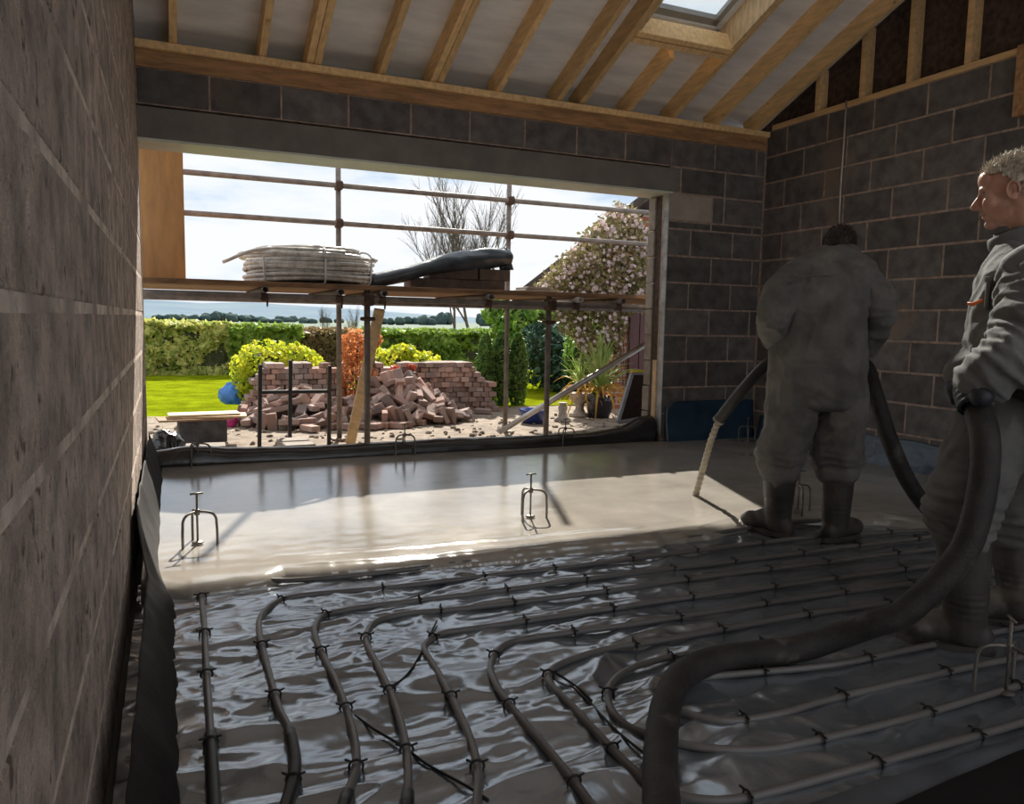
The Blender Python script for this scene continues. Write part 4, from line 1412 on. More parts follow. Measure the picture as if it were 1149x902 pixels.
# columnar conifers in front of the hedge
for (u, r, top, lab) in ((544, .13, 374, 'left stem of the dark columnar conifer clump'), (562, .15, 371, 'middle stem of the dark columnar conifer clump'), (580, .14, 374, 'right stem of the dark columnar conifer clump')):
    b = C(u, 458, 9.6 + .05 * random.random())
    zt = C(u, top, 9.6)[2]
    hgt = zt - GZ
    s = thing('columnar_conifer', (b[0], b[1], GZ), lab, 'conifer', 'columnar conifers')
    n = 2300
    tz_ = RNG.random(n) ** .9
    a = RNG.uniform(0, 2 * math.pi, n)
    rr = r * (np.sin(np.pi * np.clip(tz_ * .86 + .12, 0, 1)) ** .55) * (1 + .18 * noise(np.cos(a) * 2.5, np.sin(a) * 2.5, tz_ * 7)) * (1 - .3 * RNG.random(n) ** 2)
    P = np.stack([b[0] + rr * np.cos(a), b[1] + rr * np.sin(a), GZ + tz_ * hgt], 1)
    q = leaf_quads(P, .032, np.stack([np.cos(a), np.sin(a), np.zeros(n)], 1), .35)
    quads_mesh('foliage', q, L_CONIF, s)
    obj('trunk', tube([(b[0], b[1], GZ), (b[0], b[1], GZ + hgt * .85)], [.03, .008], 6), M_BARK, s)
    obj('inner_twigs', ellipsoid((b[0], b[1], GZ + hgt * .48), r * .7, r * .7, hgt * .44, nu=12, nv=10), M_CORE, s)

shrub('broadleaf_shrub', [(C(600, 365, 12.5), (.7, .6, .55)), (C(640, 375, 12.3), (.6, .6, .7)), (C(575, 352, 13), (.5, .5, .35))], L_GREEN, 'lush green shrub behind the right scaffold standard', .06, 1500)
shrub('blue_shrub', [(C(612, 398, 11.6), (.55, .5, .55)), (C(640, 412, 11.2), (.45, .4, .5))], L_BLUEG, 'dark blue green shrub low behind the right scaffold standard', .05, 1400)
shrub('broadleaf_shrub', [(C(660, 400, 10.5), (.4, .35, .6)), (C(680, 420, 10.3), (.4, .3, .5))], L_GREEN, 'green shrub growing behind the spiky pot plants', .05, 1000)


# bare trees
def bare_tree(base, height, spread, seed, label, group=None):
    rnd = random.Random(seed)
    geos = []

    def grow(p, d, L, r, lev):
        n = 4
        pts = [p]
        for i in range(n):
            d = (d + Vector((rnd.gauss(0, .10), rnd.gauss(0, .10), rnd.gauss(.05, .05)))).normalized()
            pts.append(pts[-1] + d * L / n)
        geos.append(tube(np.array([q[:] for q in pts]), np.linspace(r, r * .55, n + 1), 5 if lev < 2 else 3, cap=False))
        if lev >= 4:
            return
        for k in range(3 if lev < 1 else (5 if lev < 3 else 4)):
            q = pts[1 + rnd.randrange(n)] if lev else pts[-1 - (k % 3)]
            a = rnd.uniform(0, 6.28)
            dd = (d + Vector((math.cos(a), math.sin(a), .25)) * spread * rnd.uniform(.5, 1)).normalized()
            grow(q, dd, L * rnd.uniform(.55, .72), r * .52, lev + 1)
        grow(pts[-1], d, L * .7, r * .6, lev + 1)
    t_ = thing('bare_tree', base, label, 'tree', group)
    base = Vector(base)
    grow(base, Vector((0, 0, 1)), height * .36, height * .010, 0)
    trunk, twigs = geos[0], geos[1:]
    obj('trunk', trunk, M_BARK, t_)
    obj('branches', join(*twigs), M_BARK, t_)


for (u, y, top, sp, seed, lab) in ((508, 21, 215, .62, 1, 'leafless slender tree, left of the three behind the hedge'), (530, 23, 200, .55, 5, 'leafless tall tree, middle of the three behind the hedge'),
                                   (552, 22, 215, .62, 9, 'leafless slender tree, right of the three behind the scaffold standard')):
    b = C(u, 380, y)
    zt = C(u, top, y)[2]
    bare_tree((b[0], y, GZ), (zt - GZ) * 1.12, sp, seed, lab, 'leafless trees behind the hedge')
for (u, y, top, seed, lab) in ((362, 24, 346, 21, 'small leafless sapling behind the brown hedge'), (398, 25, 345, 22, 'small leafless sapling near the back scaffold standard')):
    b = C(u, 380, y)
    bare_tree((b[0], y, GZ), (C(u, top, y)[2] - GZ) * 1.1, .5, seed, lab, 'leafless saplings')

# far trees in the valley
L_FAR = mat('hazy_tree_crown', (0.045, 0.075, 0.075), 1.0, col2=(.085, .125, .11), scale=.25, spec=.1)  # bluish tint carries the distance haze in the crown colour
for k, (u, w, h) in enumerate(((180, 16, 4), (192, 16, 5), (205, 18, 4), (222, 18, 6), (236, 16, 8), (250, 20, 9), (266, 18, 6), (284, 18, 5), (302, 18, 4), (320, 20, 5), (342, 18, 4), (372, 20, 4), (428, 20, 6), (446, 18, 8), (464, 20, 9), (482, 20, 11), (498, 22, 13), (548, 22, 16), (572, 24, 20))):
    y = 170 + 60 * random.random()
    b = C(u, 358, y)
    zz = (h + 3) / F_PX * y
    ww = w / F_PX * y
    gs = []
    for q in range(7):
        v, f = ellipsoid((0, 0, 0), ww * random.uniform(.2, .34), ww * .3, zz * random.uniform(.3, .55), nu=12, nv=8)
        v = v * (1 + .5 * noise(v[:, 0] * 1.1 + k * 3 + q, v[:, 1] * 1.1, v[:, 2] * 1.1))[:, None]
        gs.append((v + np.array([b[0] + ww * random.uniform(-.45, .45), y + random.uniform(-2, 2), GZ + zz * random.uniform(.2, .45)]), f))
    t_ = thing('far_tree', (b[0], y, GZ), 'tiny dark tree clump in the valley above the ' + ('pale hedge at the far left' if u < 262 else 'fresh green hedge' if u < 330 else 'brown hedge' if u < 410 else 'dark hedge left of the bare trees' if u < 505 else 'conifers'), 'tree', 'far valley trees')
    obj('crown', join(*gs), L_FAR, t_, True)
    obj('trunk', tube([(b[0], y, GZ - .1), (b[0], y, GZ + zz * .4)], .3, 6), M_BARK, t_)

# ------------------------------------------------------------------ neighbouring house with clematis
M_BRICKW = bpy.data.materials.new('red_brickwork')
M_BRICKW.use_nodes = True
n, l = M_BRICKW.node_tree.nodes, M_BRICKW.node_tree.links
bsd = n['Principled BSDF']
bsd.inputs['Roughness'].default_value = .9
brk = n.new('ShaderNodeTexBrick')
brk.inputs['Color1'].default_value = (.40, .12, .06, 1)
brk.inputs['Color2'].default_value = (.30, .09, .055, 1)
brk.inputs['Mortar'].default_value = (.45, .38, .33, 1)
brk.inputs['Scale'].default_value = 1.0
brk.inputs['Brick Width'].default_value = .225
brk.inputs['Row Height'].default_value = .075
brk.inputs['Mortar Size'].default_value = .010
gp = n.new('ShaderNodeNewGeometry')
mpp = n.new('ShaderNodeMapping')
mpp.inputs['Rotation'].default_value = (math.radians(90), 0, 0)
l.new(gp.outputs['Position'], mpp.inputs['Vector'])
l.new(mpp.outputs['Vector'], brk.inputs['Vector'])
l.new(brk.outputs['Color'], bsd.inputs['Base Color'])
M_DOOR = mat('dark_red_boards', (0.10, 0.035, 0.035), .6, var=.25, scale=5, stretch=(8, 8, 1))
M_ROOF = mat('dark_roof_tiles', (0.035, 0.028, 0.025), 1.0, spec=0.0, var=.3, scale=8)
HY = 8.75
hs = thing('house', (6.5, HY, GZ), 'red brick house end with dark red door half hidden by flowering climber', 'house')
xw0 = C(688, 440, HY)[0]
e0, e1 = C(592, 336, HY), C(764, 201, HY)
sl = (e1[2] - e0[2]) / (e1[0] - e0[0])
zat = lambda x: e0[2] + sl * (x - e0[0])
ap = 8.2
poly = [(xw0, GZ), (10, GZ), (10, zat(2 * ap - 10)), (ap, zat(ap)), (e0[0] + .12, zat(e0[0] + .12)), (xw0 - .1, e0[2] - .1), (xw0, e0[2] - .1)]
n_ = len(poly)
obj('gable_wall', ([(x, HY, z) for x, z in poly] + [(x, HY + .25, z) for x, z in poly],
                   [tuple(range(n_)), tuple(reversed(range(n_, 2 * n_)))] + [(i, (i + 1) % n_, (i + 1) % n_ + n_, i + n_) for i in range(n_)]), M_BRICKW, hs)
obj('verge_tiles', ([(e0[0], HY - .15, e0[2] + .03), (ap, HY - .15, zat(ap) + .03), (ap, HY + .32, zat(ap) + .03), (e0[0], HY + .32, e0[2] + .03),
                    (e0[0], HY - .15, e0[2] + .11), (ap, HY - .15, zat(ap) + .11), (ap, HY + .32, zat(ap) + .11), (e0[0], HY + .32, e0[2] + .11)],
                   [(0, 3, 2, 1), (4, 5, 6, 7), (0, 1, 5, 4), (1, 2, 6, 5), (2, 3, 7, 6), (3, 0, 4, 7)]), M_ROOF, hs)
obj('bargeboard', beam((e0[0], HY - .16, e0[2] + .04), (ap, HY - .16, zat(ap) + .04), .03, .12), M_ROOF, hs)
dx0 = C(704, 420, HY - .02)[0]
for k in range(6):
    obj('door_board', bbox(dx0 + .15 * k, dx0 + .15 * k + .144, HY - .05, HY - .005, GZ, 1.85, .006), M_DOOR, hs)

clem = thing('clematis', (5.0, HY - .3, GZ), 'flowering pink climber sprawling over the roof edge of the brick house', 'climber')
POLY = [(602, 322), (619, 303), (639, 283), (659, 262), (679, 240), (695, 227), (712, 238), (730, 262), (735, 330), (722, 350), (706, 352), (694, 400), (688, 436), (668, 420), (650, 388), (632, 372), (618, 345), (622, 330)]


def in_poly(u, v):
    c = False
    n = len(POLY)
    for i in range(n):
        (x1, y1), (x2, y2) = POLY[i], POLY[i - 1]
        if (y1 > v) != (y2 > v) and u < (x2 - x1) * (v - y1) / (y2 - y1) + x1:
            c = not c
    return c


pts = []
while len(pts) < 6500:
    u, v = random.uniform(600, 740), random.uniform(225, 440)
    if in_poly(u, v):
        dens = .5 + .9 * float(noise(u * .05, v * .05, 3.0))
        if v > 345:
            dens *= .6
        if random.random() < dens + .35:
            bulge = .30 * math.sin(min(1, max(0, (v - 225) / 140)) * math.pi)
            pts.append(C(u + random.gauss(0, 3), v + random.gauss(0, 3), HY - .18 - bulge * random.random() - .25 * random.random()))
pts = np.array(pts)
quads_mesh('foliage', leaf_quads(pts, .034, np.tile((-.3, -1, .4), (len(pts), 1))), L_CLEM, clem)
fp = []
while len(fp) < 620:
    u, v = random.uniform(606, 735), random.uniform(228, 400)
    if in_poly(u, v) and random.random() < (.95 if v < 340 else .25) * (.4 + 1.2 * max(0, float(noise(u * .06, v * .06, 8.0)) + .3)):
        fp.append(C(u, v, HY - .42 - .30 * random.random()))
fp = np.array(fp)
q1 = leaf_quads(fp, .026, np.tile((-.2, -1, .2), (len(fp), 1)), .8, .5)
q2 = leaf_quads(fp, .026, np.tile((-.2, -1, .2), (len(fp), 1)), .8, .5)
fo = quads_mesh('flowers', np.concatenate([q1, q2]), L_FLOWER, clem)
fo['kind'] = 'stuff'
vs = []
for k in range(26):
    u = random.uniform(625, 700)
    a = C(u, random.uniform(300, 345), HY - .3)
    b = C(min(700, u + random.gauss(15, 12)), random.uniform(400, 455), HY - .22)
    m_ = (a + b) / 2 + RNG.normal(size=3) * .08
    vs.append(tube(catmull([a, m_, b], 5), .006, 5))
obj('stems', join(*vs), M_BARK, clem)

# spiky pot plants
M_BLADE = mat('cordyline_green', (0.24, 0.36, 0.08), .5, col2=(.48, .56, .18), scale=6, transl=.35)
M_BLADE_Y = mat('cordyline_yellowed', (0.55, 0.36, 0.06), .55, col2=(.62, .28, .06), scale=6, transl=.35)


def blade_mesh(L, w, droop, m):
    n = 9
    t = np.linspace(0, 1, n)
    z = L * (np.sin(t * 1.2) * .55 - droop * t ** 2.2)
    x = L * t * .8
    ww = w * np.sin(np.pi * np.clip(t * .86 + .10, 0, 1)) ** .8
    v = np.concatenate([np.stack([x, -ww, z + ww * .5], 1), np.stack([x, 0 * t, z], 1), np.stack([x, ww, z + ww * .5], 1)])
    f = []
    for k in (0, 1):
        for i in range(n - 1):
            f.append((k * n + i, k * n + i + 1, (k + 1) * n + i + 1, (k + 1) * n + i))
    return mesh_data('leaf', v, f, m, True)


BL = [blade_mesh(.50, .014, .10, M_BLADE), blade_mesh(.46, .013, .30, M_BLADE), blade_mesh(.42, .013, .60, M_BLADE_Y), blade_mesh(.45, .014, .95, M_BLADE_Y)]


def cordyline(c, base_z, sc, n, label):
    t_ = thing('spiky_plant', (c[0], c[1], base_z), label, 'plant', 'spiky pot plants')
    obj('stem', tube([(c[0], c[1], base_z), (c[0], c[1], c[2])], [.035 * sc, .025 * sc], 8), M_BARK, t_)
    for k in range(n):
        q = k / n
        me = BL[0] if q < .45 else BL[1] if q < .7 else BL[2] if q < .85 else BL[3]
        o = bpy.data.objects.new('leaf', me)
        link(o, t_)
        o.location = Vector(c) - Vector((c[0], c[1], base_z)) + Vector((0, 0, random.uniform(-.03, .03)))
        up = -1.05 + 1.25 * q + random.gauss(0, .12)
        o.rotation_euler = (0, up, k * 2.39996)
        o.scale = (sc * random.uniform(.8, 1.15),) * 3


M_POTD = mat('dark_glazed_pot', (0.02, 0.022, 0.03), .2, var=.3, spec=.7)
M_POTB = mat('blue_glazed_pot', (0.025, 0.05, 0.22), .15, var=.3, scale=5, spec=.7)
M_STONE = mat('weathered_stone', (0.42, 0.37, 0.31), .9, var=.25, scale=20, bump=.4)
c = C(673, 442, 8.1)
pot = np.array([c[0], c[1], GZ])
ph = .26
tag(obj('plant_pot', lathe([(.12, 0), (.15, .08), (.17, .2), (.185, ph), (.17, ph), (.15, ph - .03), (.02, ph - .04)], pot, 24), M_POTD, smooth=True), 'dark glazed pot holding the larger spiky plant', 'pot')
cordyline(c, GZ + ph - .04, 1.45, 80, 'large spiky plant with yellowing lower leaves in a dark pot')
c2 = C(653, 437, 8.25)
pu = np.array([C(650, 470, 8.25)[0], 8.25, GZ])
tag(obj('stone_urn', lathe([(.13, 0), (.13, .03), (.08, .05), (.05, .10), (.06, .16), (.12, .22), (.15, .29), (.13, .29), (.02, .26)], pu + (.0, 0, 0), 20), M_STONE, smooth=True), 'small stone urn under the smaller spiky plant', 'urn')
cordyline(np.array([pu[0], 8.25, c2[2]]), GZ + .26, .95, 50, 'smaller fresh green spiky plant in the stone urn')
pc = C(631, 474, 7.9)
tag(obj('stone_pedestal', lathe([(.10, 0), (.10, .025), (.06, .05), (.045, .10), (.055, .16), (.035, .20), (.06, .215), (.05, .22)], (pc[0], 7.9, GZ), 18), M_STONE, smooth=True), 'slim turned stone pedestal beside the right scaffold standard', 'pedestal')
pb = atz(598, 474, GZ)
tag(obj('plant_pot', lathe([(.12, 0), (.145, .05), (.155, .13), (.165, .155), (.15, .155), (.13, .13), (.02, .12)], (pb[0], pb[1], GZ), 24), M_POTB, smooth=True), 'wide blue glazed pot behind the diagonal brace', 'pot')

# grey framed panel leaning by the jamb
M_GREYP = mat('grey_blue_plastic', (0.30, 0.33, 0.38), .45, var=.1)
M_DARKP = mat('dark_tinted_panel', (0.03, 0.015, 0.015), .2, spec=.6)
M_YEL = mat('yellow_plastic', (0.75, 0.62, 0.05), .5)
LY = 6.35
c = [C(u, v, LY + dy) for u, v, dy in ((693, 474, -.05), (709, 419, .1), (728, 419, .1), (728, 468, -.05))]
lf = thing('leaning_frame', (c[0][0], LY, GZ), 'grey plastic frame with dark panel and yellow cap leaning by the jamb', 'frame')
for a, b in ((0, 1), (1, 2), (2, 3), (3, 0)):
    obj('frame_bar', beam(c[a], c[b], .03, .045, up=(0, 1, 0), bev=.006), M_GREYP, lf)
mid = (c[0] + c[1] + c[2] + c[3]) / 4
pn = [mid + (q - mid) * .92 + np.array([0, .006, 0]) for q in c]
obj('panel', (pn + [q + np.array([0, .012, 0]) for q in pn], [(0, 1, 2, 3), (7, 6, 5, 4), (0, 4, 5, 1), (1, 5, 6, 2), (2, 6, 7, 3), (3, 7, 4, 0)]), M_DARKP, lf)
obj('cap', beam(c[1] + (-.01, 0, .02), c[2] + (.0, 0, .02), .05, .03, up=(0, 0, 1), bev=.008), M_YEL, lf)
obj('foot', beam(c[0] + (-.02, 0, -.03), (c[0][0] - .03, LY - .06, GZ), .03, .04, up=(0, 1, 0)), M_GREYP, lf)

# ================================================================== PEOPLE AND HOSE
def solid(prims, voxel, it=4, fac=0.5):
    """union of closed shapes as one continuous surface"""
    v, f = join(*prims)
    me = mesh_data('tmp', v, f)
    ob = bpy.data.objects.new('tmp', me)
    COL.objects.link(ob)
    md = ob.modifiers.new('r', 'REMESH')
    md.mode = 'VOXEL'
    md.voxel_size = voxel
    if it:
        ms = ob.modifiers.new('s', 'SMOOTH')
        ms.factor = fac
        ms.iterations = it
    dg = bpy.context.evaluated_depsgraph_get()
    ev = ob.evaluated_get(dg)
    m2 = ev.to_mesh()
    n = len(m2.vertices)
    V = np.empty(n * 3, dtype=np.float32)
    m2.vertices.foreach_get('co', V)
    N = np.empty(n * 3, dtype=np.float32)
    m2.vertices.foreach_get('normal', N)
    L = np.empty(len(m2.loops), dtype=np.int32)
    m2.loops.foreach_get('vertex_index', L)
    S = np.empty(len(m2.polygons), dtype=np.int32)
    m2.polygons.foreach_get('loop_start', S)
    T = np.empty(len(m2.polygons), dtype=np.int32)
    m2.polygons.foreach_get('loop_total', T)
    F = [tuple(int(i) for i in L[s:s + t]) for s, t in zip(S, T)]
    ev.to_mesh_clear()
    bpy.data.objects.remove(ob)
    bpy.data.meshes.remove(me)
    return V.reshape(-1, 3).astype(float), N.reshape(-1, 3).astype(float), F


def limb(pts, radii, seg=16):
    P = np.asarray(pts, float)
    s = np.linspace(0, len(P) - 1, (len(P) - 1) * 6 + 1)
    Q = catmull(P, 6)
    r = np.interp(s, np.arange(len(P)), radii)
    g = tube(Q, r, seg)
    return join(g, ellipsoid(Q[0], r[0], r[0], r[0]), ellipsoid(Q[-1], r[-1] * .98, r[-1] * .98, r[-1] * .98))


def loft(sections, Rv, Fv, seg=28, sq=2.3):
    a = np.linspace(0, 2 * math.pi, seg, endpoint=False)
    ca, sa = np.cos(a), np.sin(a)
    ca = np.sign(ca) * np.abs(ca) ** (2 / sq)
    sa = np.sign(sa) * np.abs(sa) ** (2 / sq)
    S = np.array([np.r_[c, ra, rb] for c, ra, rb in sections])
    S = catmull(S, 5)
    V, F = [], []
    for i, row in enumerate(S):
        V.append(row[:3] + (row[3] * ca)[:, None] * Rv + (row[4] * sa)[:, None] * Fv)
    n = len(S)
    for i in range(n - 1):
        for j in range(seg):
            k = (j + 1) % seg
            F.append((i * seg + j, i * seg + k, (i + 1) * seg + k, (i + 1) * seg + j))
    F.append(tuple(reversed(range(seg))))
    F.append(tuple(range((n - 1) * seg, n * seg)))
    return np.concatenate(V), F


def folds(V, N, zones, base=0.004, seed=0.0):
    """cloth creases: zones = (centre, reach, height, frequency, crease direction)"""
    d = base * fbm(V[:, 0] * 6 + seed, V[:, 1] * 6, V[:, 2] * 3.0, 3)
    rid = 1 - np.abs(noise(V[:, 0] * 8 + seed + V[:, 2] * 2, V[:, 1] * 8 + seed, V[:, 2] * 4.5)) * 3.2
    rid2 = 1 - np.abs(noise(V[:, 0] * 15 - V[:, 2] * 5, V[:, 1] * 15 + seed, V[:, 2] * 9 + seed)) * 3.2
    d += base * (2.2 * np.clip(rid, -.4, 1) + 1.1 * np.clip(rid2, -.4, 1))
    for c, R, h, fr_, ax in zones:
        q = V - np.asarray(c)
        w = np.exp(-(np.linalg.norm(q, axis=1) / R) ** 2)
        ax = np.asarray(ax, float) / np.linalg.norm(ax)
        s = q @ ax
        rest = q - s[:, None] * ax
        wob = s * fr_ + 1.6 * noise(rest[:, 0] * 6 + seed, rest[:, 1] * 6, rest[:, 2] * 6 + s * 4)
        cre = 1 - 3.0 * np.abs(noise(wob, rest[:, 0] * 3.5 + seed, rest[:, 1] * 3.5 + rest[:, 2] * 3))
        d += w * h * 1.5 * np.clip(cre, -.5, 1)
    return V + N * d[:, None]


def smooth_obj(name, V, F, m, parent):
    return obj(name, (V, F), m, parent, smooth=True)


def fist(c, axis, palm, r_h, side=1):
    """hand closed round a pipe: axis = pipe direction, palm = direction from the pipe to the back of the hand"""
    c = np.asarray(c, float)
    a = np.asarray(axis, float) / np.linalg.norm(axis)
    p = np.asarray(palm, float)
    p = p - a * (p @ a)
    p /= np.linalg.norm(p)
    t = np.cross(a, p) * side
    pr = [ellipsoid(c + p * (r_h + .016), .046, .036, .022, axes=[a, t, p])]
    for i, (L, rr) in enumerate(((185, .0092), (205, .0098), (200, .0095), (170, .0085))):
        o = (i - 1.5) * .0205
        an = np.radians(np.linspace(20, L + 20, 9))
        pts = [c + a * o + (r_h + .010) * (math.cos(q) * p + math.sin(q) * t) for q in an]
        pr.append(limb(pts, np.linspace(rr, rr * .82, 9), 8))
    an = np.radians(np.linspace(-20, -125, 7))
    pts = [c - a * (.030 + .012 * k / 6) * 1 + (r_h + .011) * (math.cos(q) * p + math.sin(q) * t) for k, q in enumerate(an)]
    pr.append(limb(pts, np.linspace(.0125, .0095, 7), 8))
    return pr


def boot(parent, top, floor_pt, fdir, r_top=.084, r_ank=.064, length=.285):
    floor_pt = np.array([floor_pt[0], floor_pt[1], 0.004])
    f = np.array([fdir[0], fdir[1], 0.0])
    f /= np.linalg.norm(f)
    s = np.array([f[1], -f[0], 0])
    up = np.array([0, 0, 1.0])
    ank = floor_pt + up * .115
    pr = [limb([np.asarray(top), np.asarray(top) * .5 + ank * .5, ank, floor_pt + up * .06], [r_top, r_top * .92, r_ank * 1.03, r_ank * .95]),
          ellipsoid(floor_pt - f * .035 + up * .045, .055, .044, .055, axes=[f, s, up]),
          ellipsoid(floor_pt + f * .06 + up * .060, .085, .046, .062, axes=[f, s, up]),
          ellipsoid(floor_pt + f * .135 + up * .045, .080, .053, .050, axes=[f, s, up])]
    V, N, F = solid(pr, .008, 5)
    V[:, 2] = np.maximum(V[:, 2], 0.006)
    V += N * (.0016 * np.sin(V[:, 2] * 260))[:, None] * np.exp(-((V[:, 2] - .17) / .05) ** 2)[:, None]
    b = smooth_obj('boot', V, F, M_BOOT, parent)
    n = 28
    t = np.linspace(0, 2 * math.pi, n, endpoint=False)
    ol = [floor_pt + f * (.055 + .150 * math.cos(q)) + s * (.054 + .006 * math.cos(q)) * math.sin(q) * (1 - .1 * math.cos(2 * q)) for q in t]
    v = [p * (1, 1, 0) + up * .0 for p in ol] + [p * (1, 1, 0) + up * .026 for p in ol]
    fc = [tuple(reversed(range(n))), tuple(range(n, 2 * n))] + [(i, (i + 1) % n, (i + 1) % n + n, i + n) for i in range(n)]
    obj('sole', (np.array(v), fc), M_BOOT, b)
    return b


def head_prims(c, Fv, Rv, Uv, k=1.0):
    Fv, Rv, Uv = Fv * k, Rv * k, Uv * k
    P = lambda f, s, u: np.asarray(c) + f * Fv + s * Rv + u * Uv
    A = [Fv, Rv, Uv]
    pr = [ellipsoid(P(-.012, 0, .026), .100, .076, .092, A, 28, 18), ellipsoid(P(.034, 0, -.040), .062, .057, .078, A, 24, 16),
          ellipsoid(P(.070, 0, -.103), .024, .026, .020, A), ellipsoid(P(.010, 0, -.070), .062, .057, .045, A),
          ellipsoid(P(.081, 0, .024), .018, .050, .013, A), ellipsoid(P(.062, 0, .055), .036, .052, .040, A),
          limb([P(.090, 0, .018), P(.104, 0, -.008), P(.119, 0, -.030)], [.008, .010, .012], 10), ellipsoid(P(.100, .0, -.036), .018, .017, .010, A),
          ellipsoid(P(.089, 0, -.062), .013, .024, .008, A), ellipsoid(P(.086, 0, -.076), .013, .022, .008, A),
          limb([P(-.030, 0, -.06), P(-.042, 0, -.13), P(-.055, 0, -.21)], [.058, .057, .064], 18)]
    for s in (-1, 1):
        pr += [ellipsoid(P(.060, s * .036, -.030), .030, .026, .032, A), ellipsoid(P(.066, s * .036, .004), .020, .020, .014, A)]
        pr += [ellipsoid(P(-.008, s * .079, -.012), .019, .007, .033, A), ellipsoid(P(-.014, s * .083, .004), .012, .005, .016, A)]
    return pr, P


def hair(parent, P, Fv, Rv, Uv, m, n, length, seed, tuft=1.0):
    rnd = np.random.default_rng(seed)
    v, f = ellipsoid((0, 0, 0), .106, .0815, .098, None, 44, 28)
    nz = noise(v[:, 0] * 60, v[:, 1] * 60, v[:, 2] * 25)
    keep = lambda q: (q[2] > -.015 - .045 * (q[0] < -.02) - .030 * (q[0] < -.05)) and not (q[0] > .035 and q[2] < .040) and not (abs(q[1]) > .05 and q[0] > .015 and q[2] < .02)
    ff = [q for q in f if all(keep(v[i]) for i in q)]
    w = v * (1 + .05 * nz)[:, None]
    W_ = np.array([P(-.012 + a, b, .026 + c_) for a, b, c_ in w])
    h = obj('hair', (W_, ff), m, parent, smooth=True)
    geo = []
    k = 0
    while k < n:
        d = rnd.normal(size=3)
        d /= np.linalg.norm(d)
        q = d * (.104, .080, .096)
        if not keep(q):
            continue
        k += 1
        L = length * rnd.uniform(.5, 1.2)
        g = d * .45 + np.array([-.6 * tuft, 0, .35]) + rnd.normal(size=3) * .25
        g -= d * min(0, g @ d)
        g /= np.linalg.norm(g)
        a = np.array([P(-.012 + q[0], q[1], .026 + q[2])])[0]
        b_ = q + g * L
        b = P(-.012 + b_[0], b_[1], .026 + b_[2])
        mid = (a + b) / 2 + (d[0] * Fv + d[1] * Rv + d[2] * Uv) * L * .12
        geo.append(tube(np.array([a, mid, b]), [.0016, .0012, .0003], 3, cap=False))
    obj('strands', join(*geo), m, h)
    return h


# ---------------------------------------------------------------- man with the nozzle, seen from behind
U = np.array([0, 0, 1.0])
F1_ = np.array([.62, .785, 0])
F1_ /= np.linalg.norm(F1_)
R1_ = np.array([F1_[1], -F1_[0], 0])
fl1, fr1 = atz(872, 600, 0), atz(936, 606, 0)
base1 = (fl1 + fr1) / 2
man1 = thing('person', (base1[0], base1[1], 0), 'person in grey coveralls and boots bending over the screed, seen from behind', 'person')
D = atd
torso = [(D(916, 452, 3.86), .19, .14), (D(916, 428, 3.86), .222, .165), (D(917, 402, 3.86), .218, .165), (D(920, 370, 3.86), .205, .165), (D(925, 338, 3.87), .195, .165),
         (D(928, 314, 3.90), .205, .15), (D(931, 298, 3.94), .20, .125), (D(936, 287, 3.98), .12, .10), (D(939, 279, 4.01), .082, .082)]
armL = ([D(894, 313, 3.88), D(876, 334, 3.83), D(869, 362, 3.82), D(878, 384, 3.98), D(884, 398, 4.10)], [.082, .076, .070, .064, .052])
armR = ([D(962, 312, 3.88), D(979, 328, 3.83), D(985, 348, 3.82), D(977, 376, 3.96), D(966, 394, 4.08)], [.082, .076, .070, .064, .052])
legL = ([D(894, 432, 3.87), D(888, 462, 3.86), D(882, 490, 3.83), D(876, 512, 3.84), D(874, 524, 3.84)], [.130, .112, .102, .102, .088])
legR = ([D(940, 432, 3.86), D(943, 462, 3.84), D(941, 490, 3.81), D(940, 512, 3.82), D(940, 524, 3.82)], [.130, .110, .100, .102, .088])
V, N, F = solid([loft(torso, R1_, F1_), limb(*armL), limb(*armR), limb(*legL), limb(*legR)], .009, 3)
ax_ = lambda a: np.asarray(a[0][-1]) - np.asarray(a[0][0])
V = folds(V, N, [(legL[0][3], .13, .013, 26, U), (legR[0][3], .13, .013, 26, U), (legL[0][1], .16, .007, 14, (.5, -.3, 1)), (legR[0][1], .16, .007, 14, (-.5, .3, 1)),
                 (armL[0][2], .12, .010, 22, U), (armR[0][2], .12, .010, 22, U), (D(917, 405, 3.7), .10, .008, 24, U), (D(917, 440, 3.75), .16, .006, 16, (.7, -.5, 1)),
                 (D(905, 320, 3.75), .2, .005, 12, (1, -.6, .4)), (D(955, 320, 3.75), .2, .005, 12, (1, -.6, -.4))], .0068, 1.0)
cov = smooth_obj('coveralls', V, F, M_COVERALL, man1)
# collar and back pleats
ang = np.linspace(0, 2 * math.pi, 36)
cc_ = D(938, 283, 3.97)
ring = np.array([cc_ + R1_ * .105 * math.cos(a) + F1_ * .10 * math.sin(a) + U * (-.004 + .012 * math.sin(a)) for a in ang])
obj('collar', tube(ring, np.tile([[.010, .024]], (36, 1)), 10), M_COVERALL, cov, True)
obj('back_seam', tube(resample(catmull([D(u, v, d) for u, v, d in ((884, 318, 3.73), (905, 310, 3.72), (930, 309, 3.735), (955, 310, 3.75), (972, 318, 3.77))], 6), .01), .004, 6), M_COVERALL, cov, True)
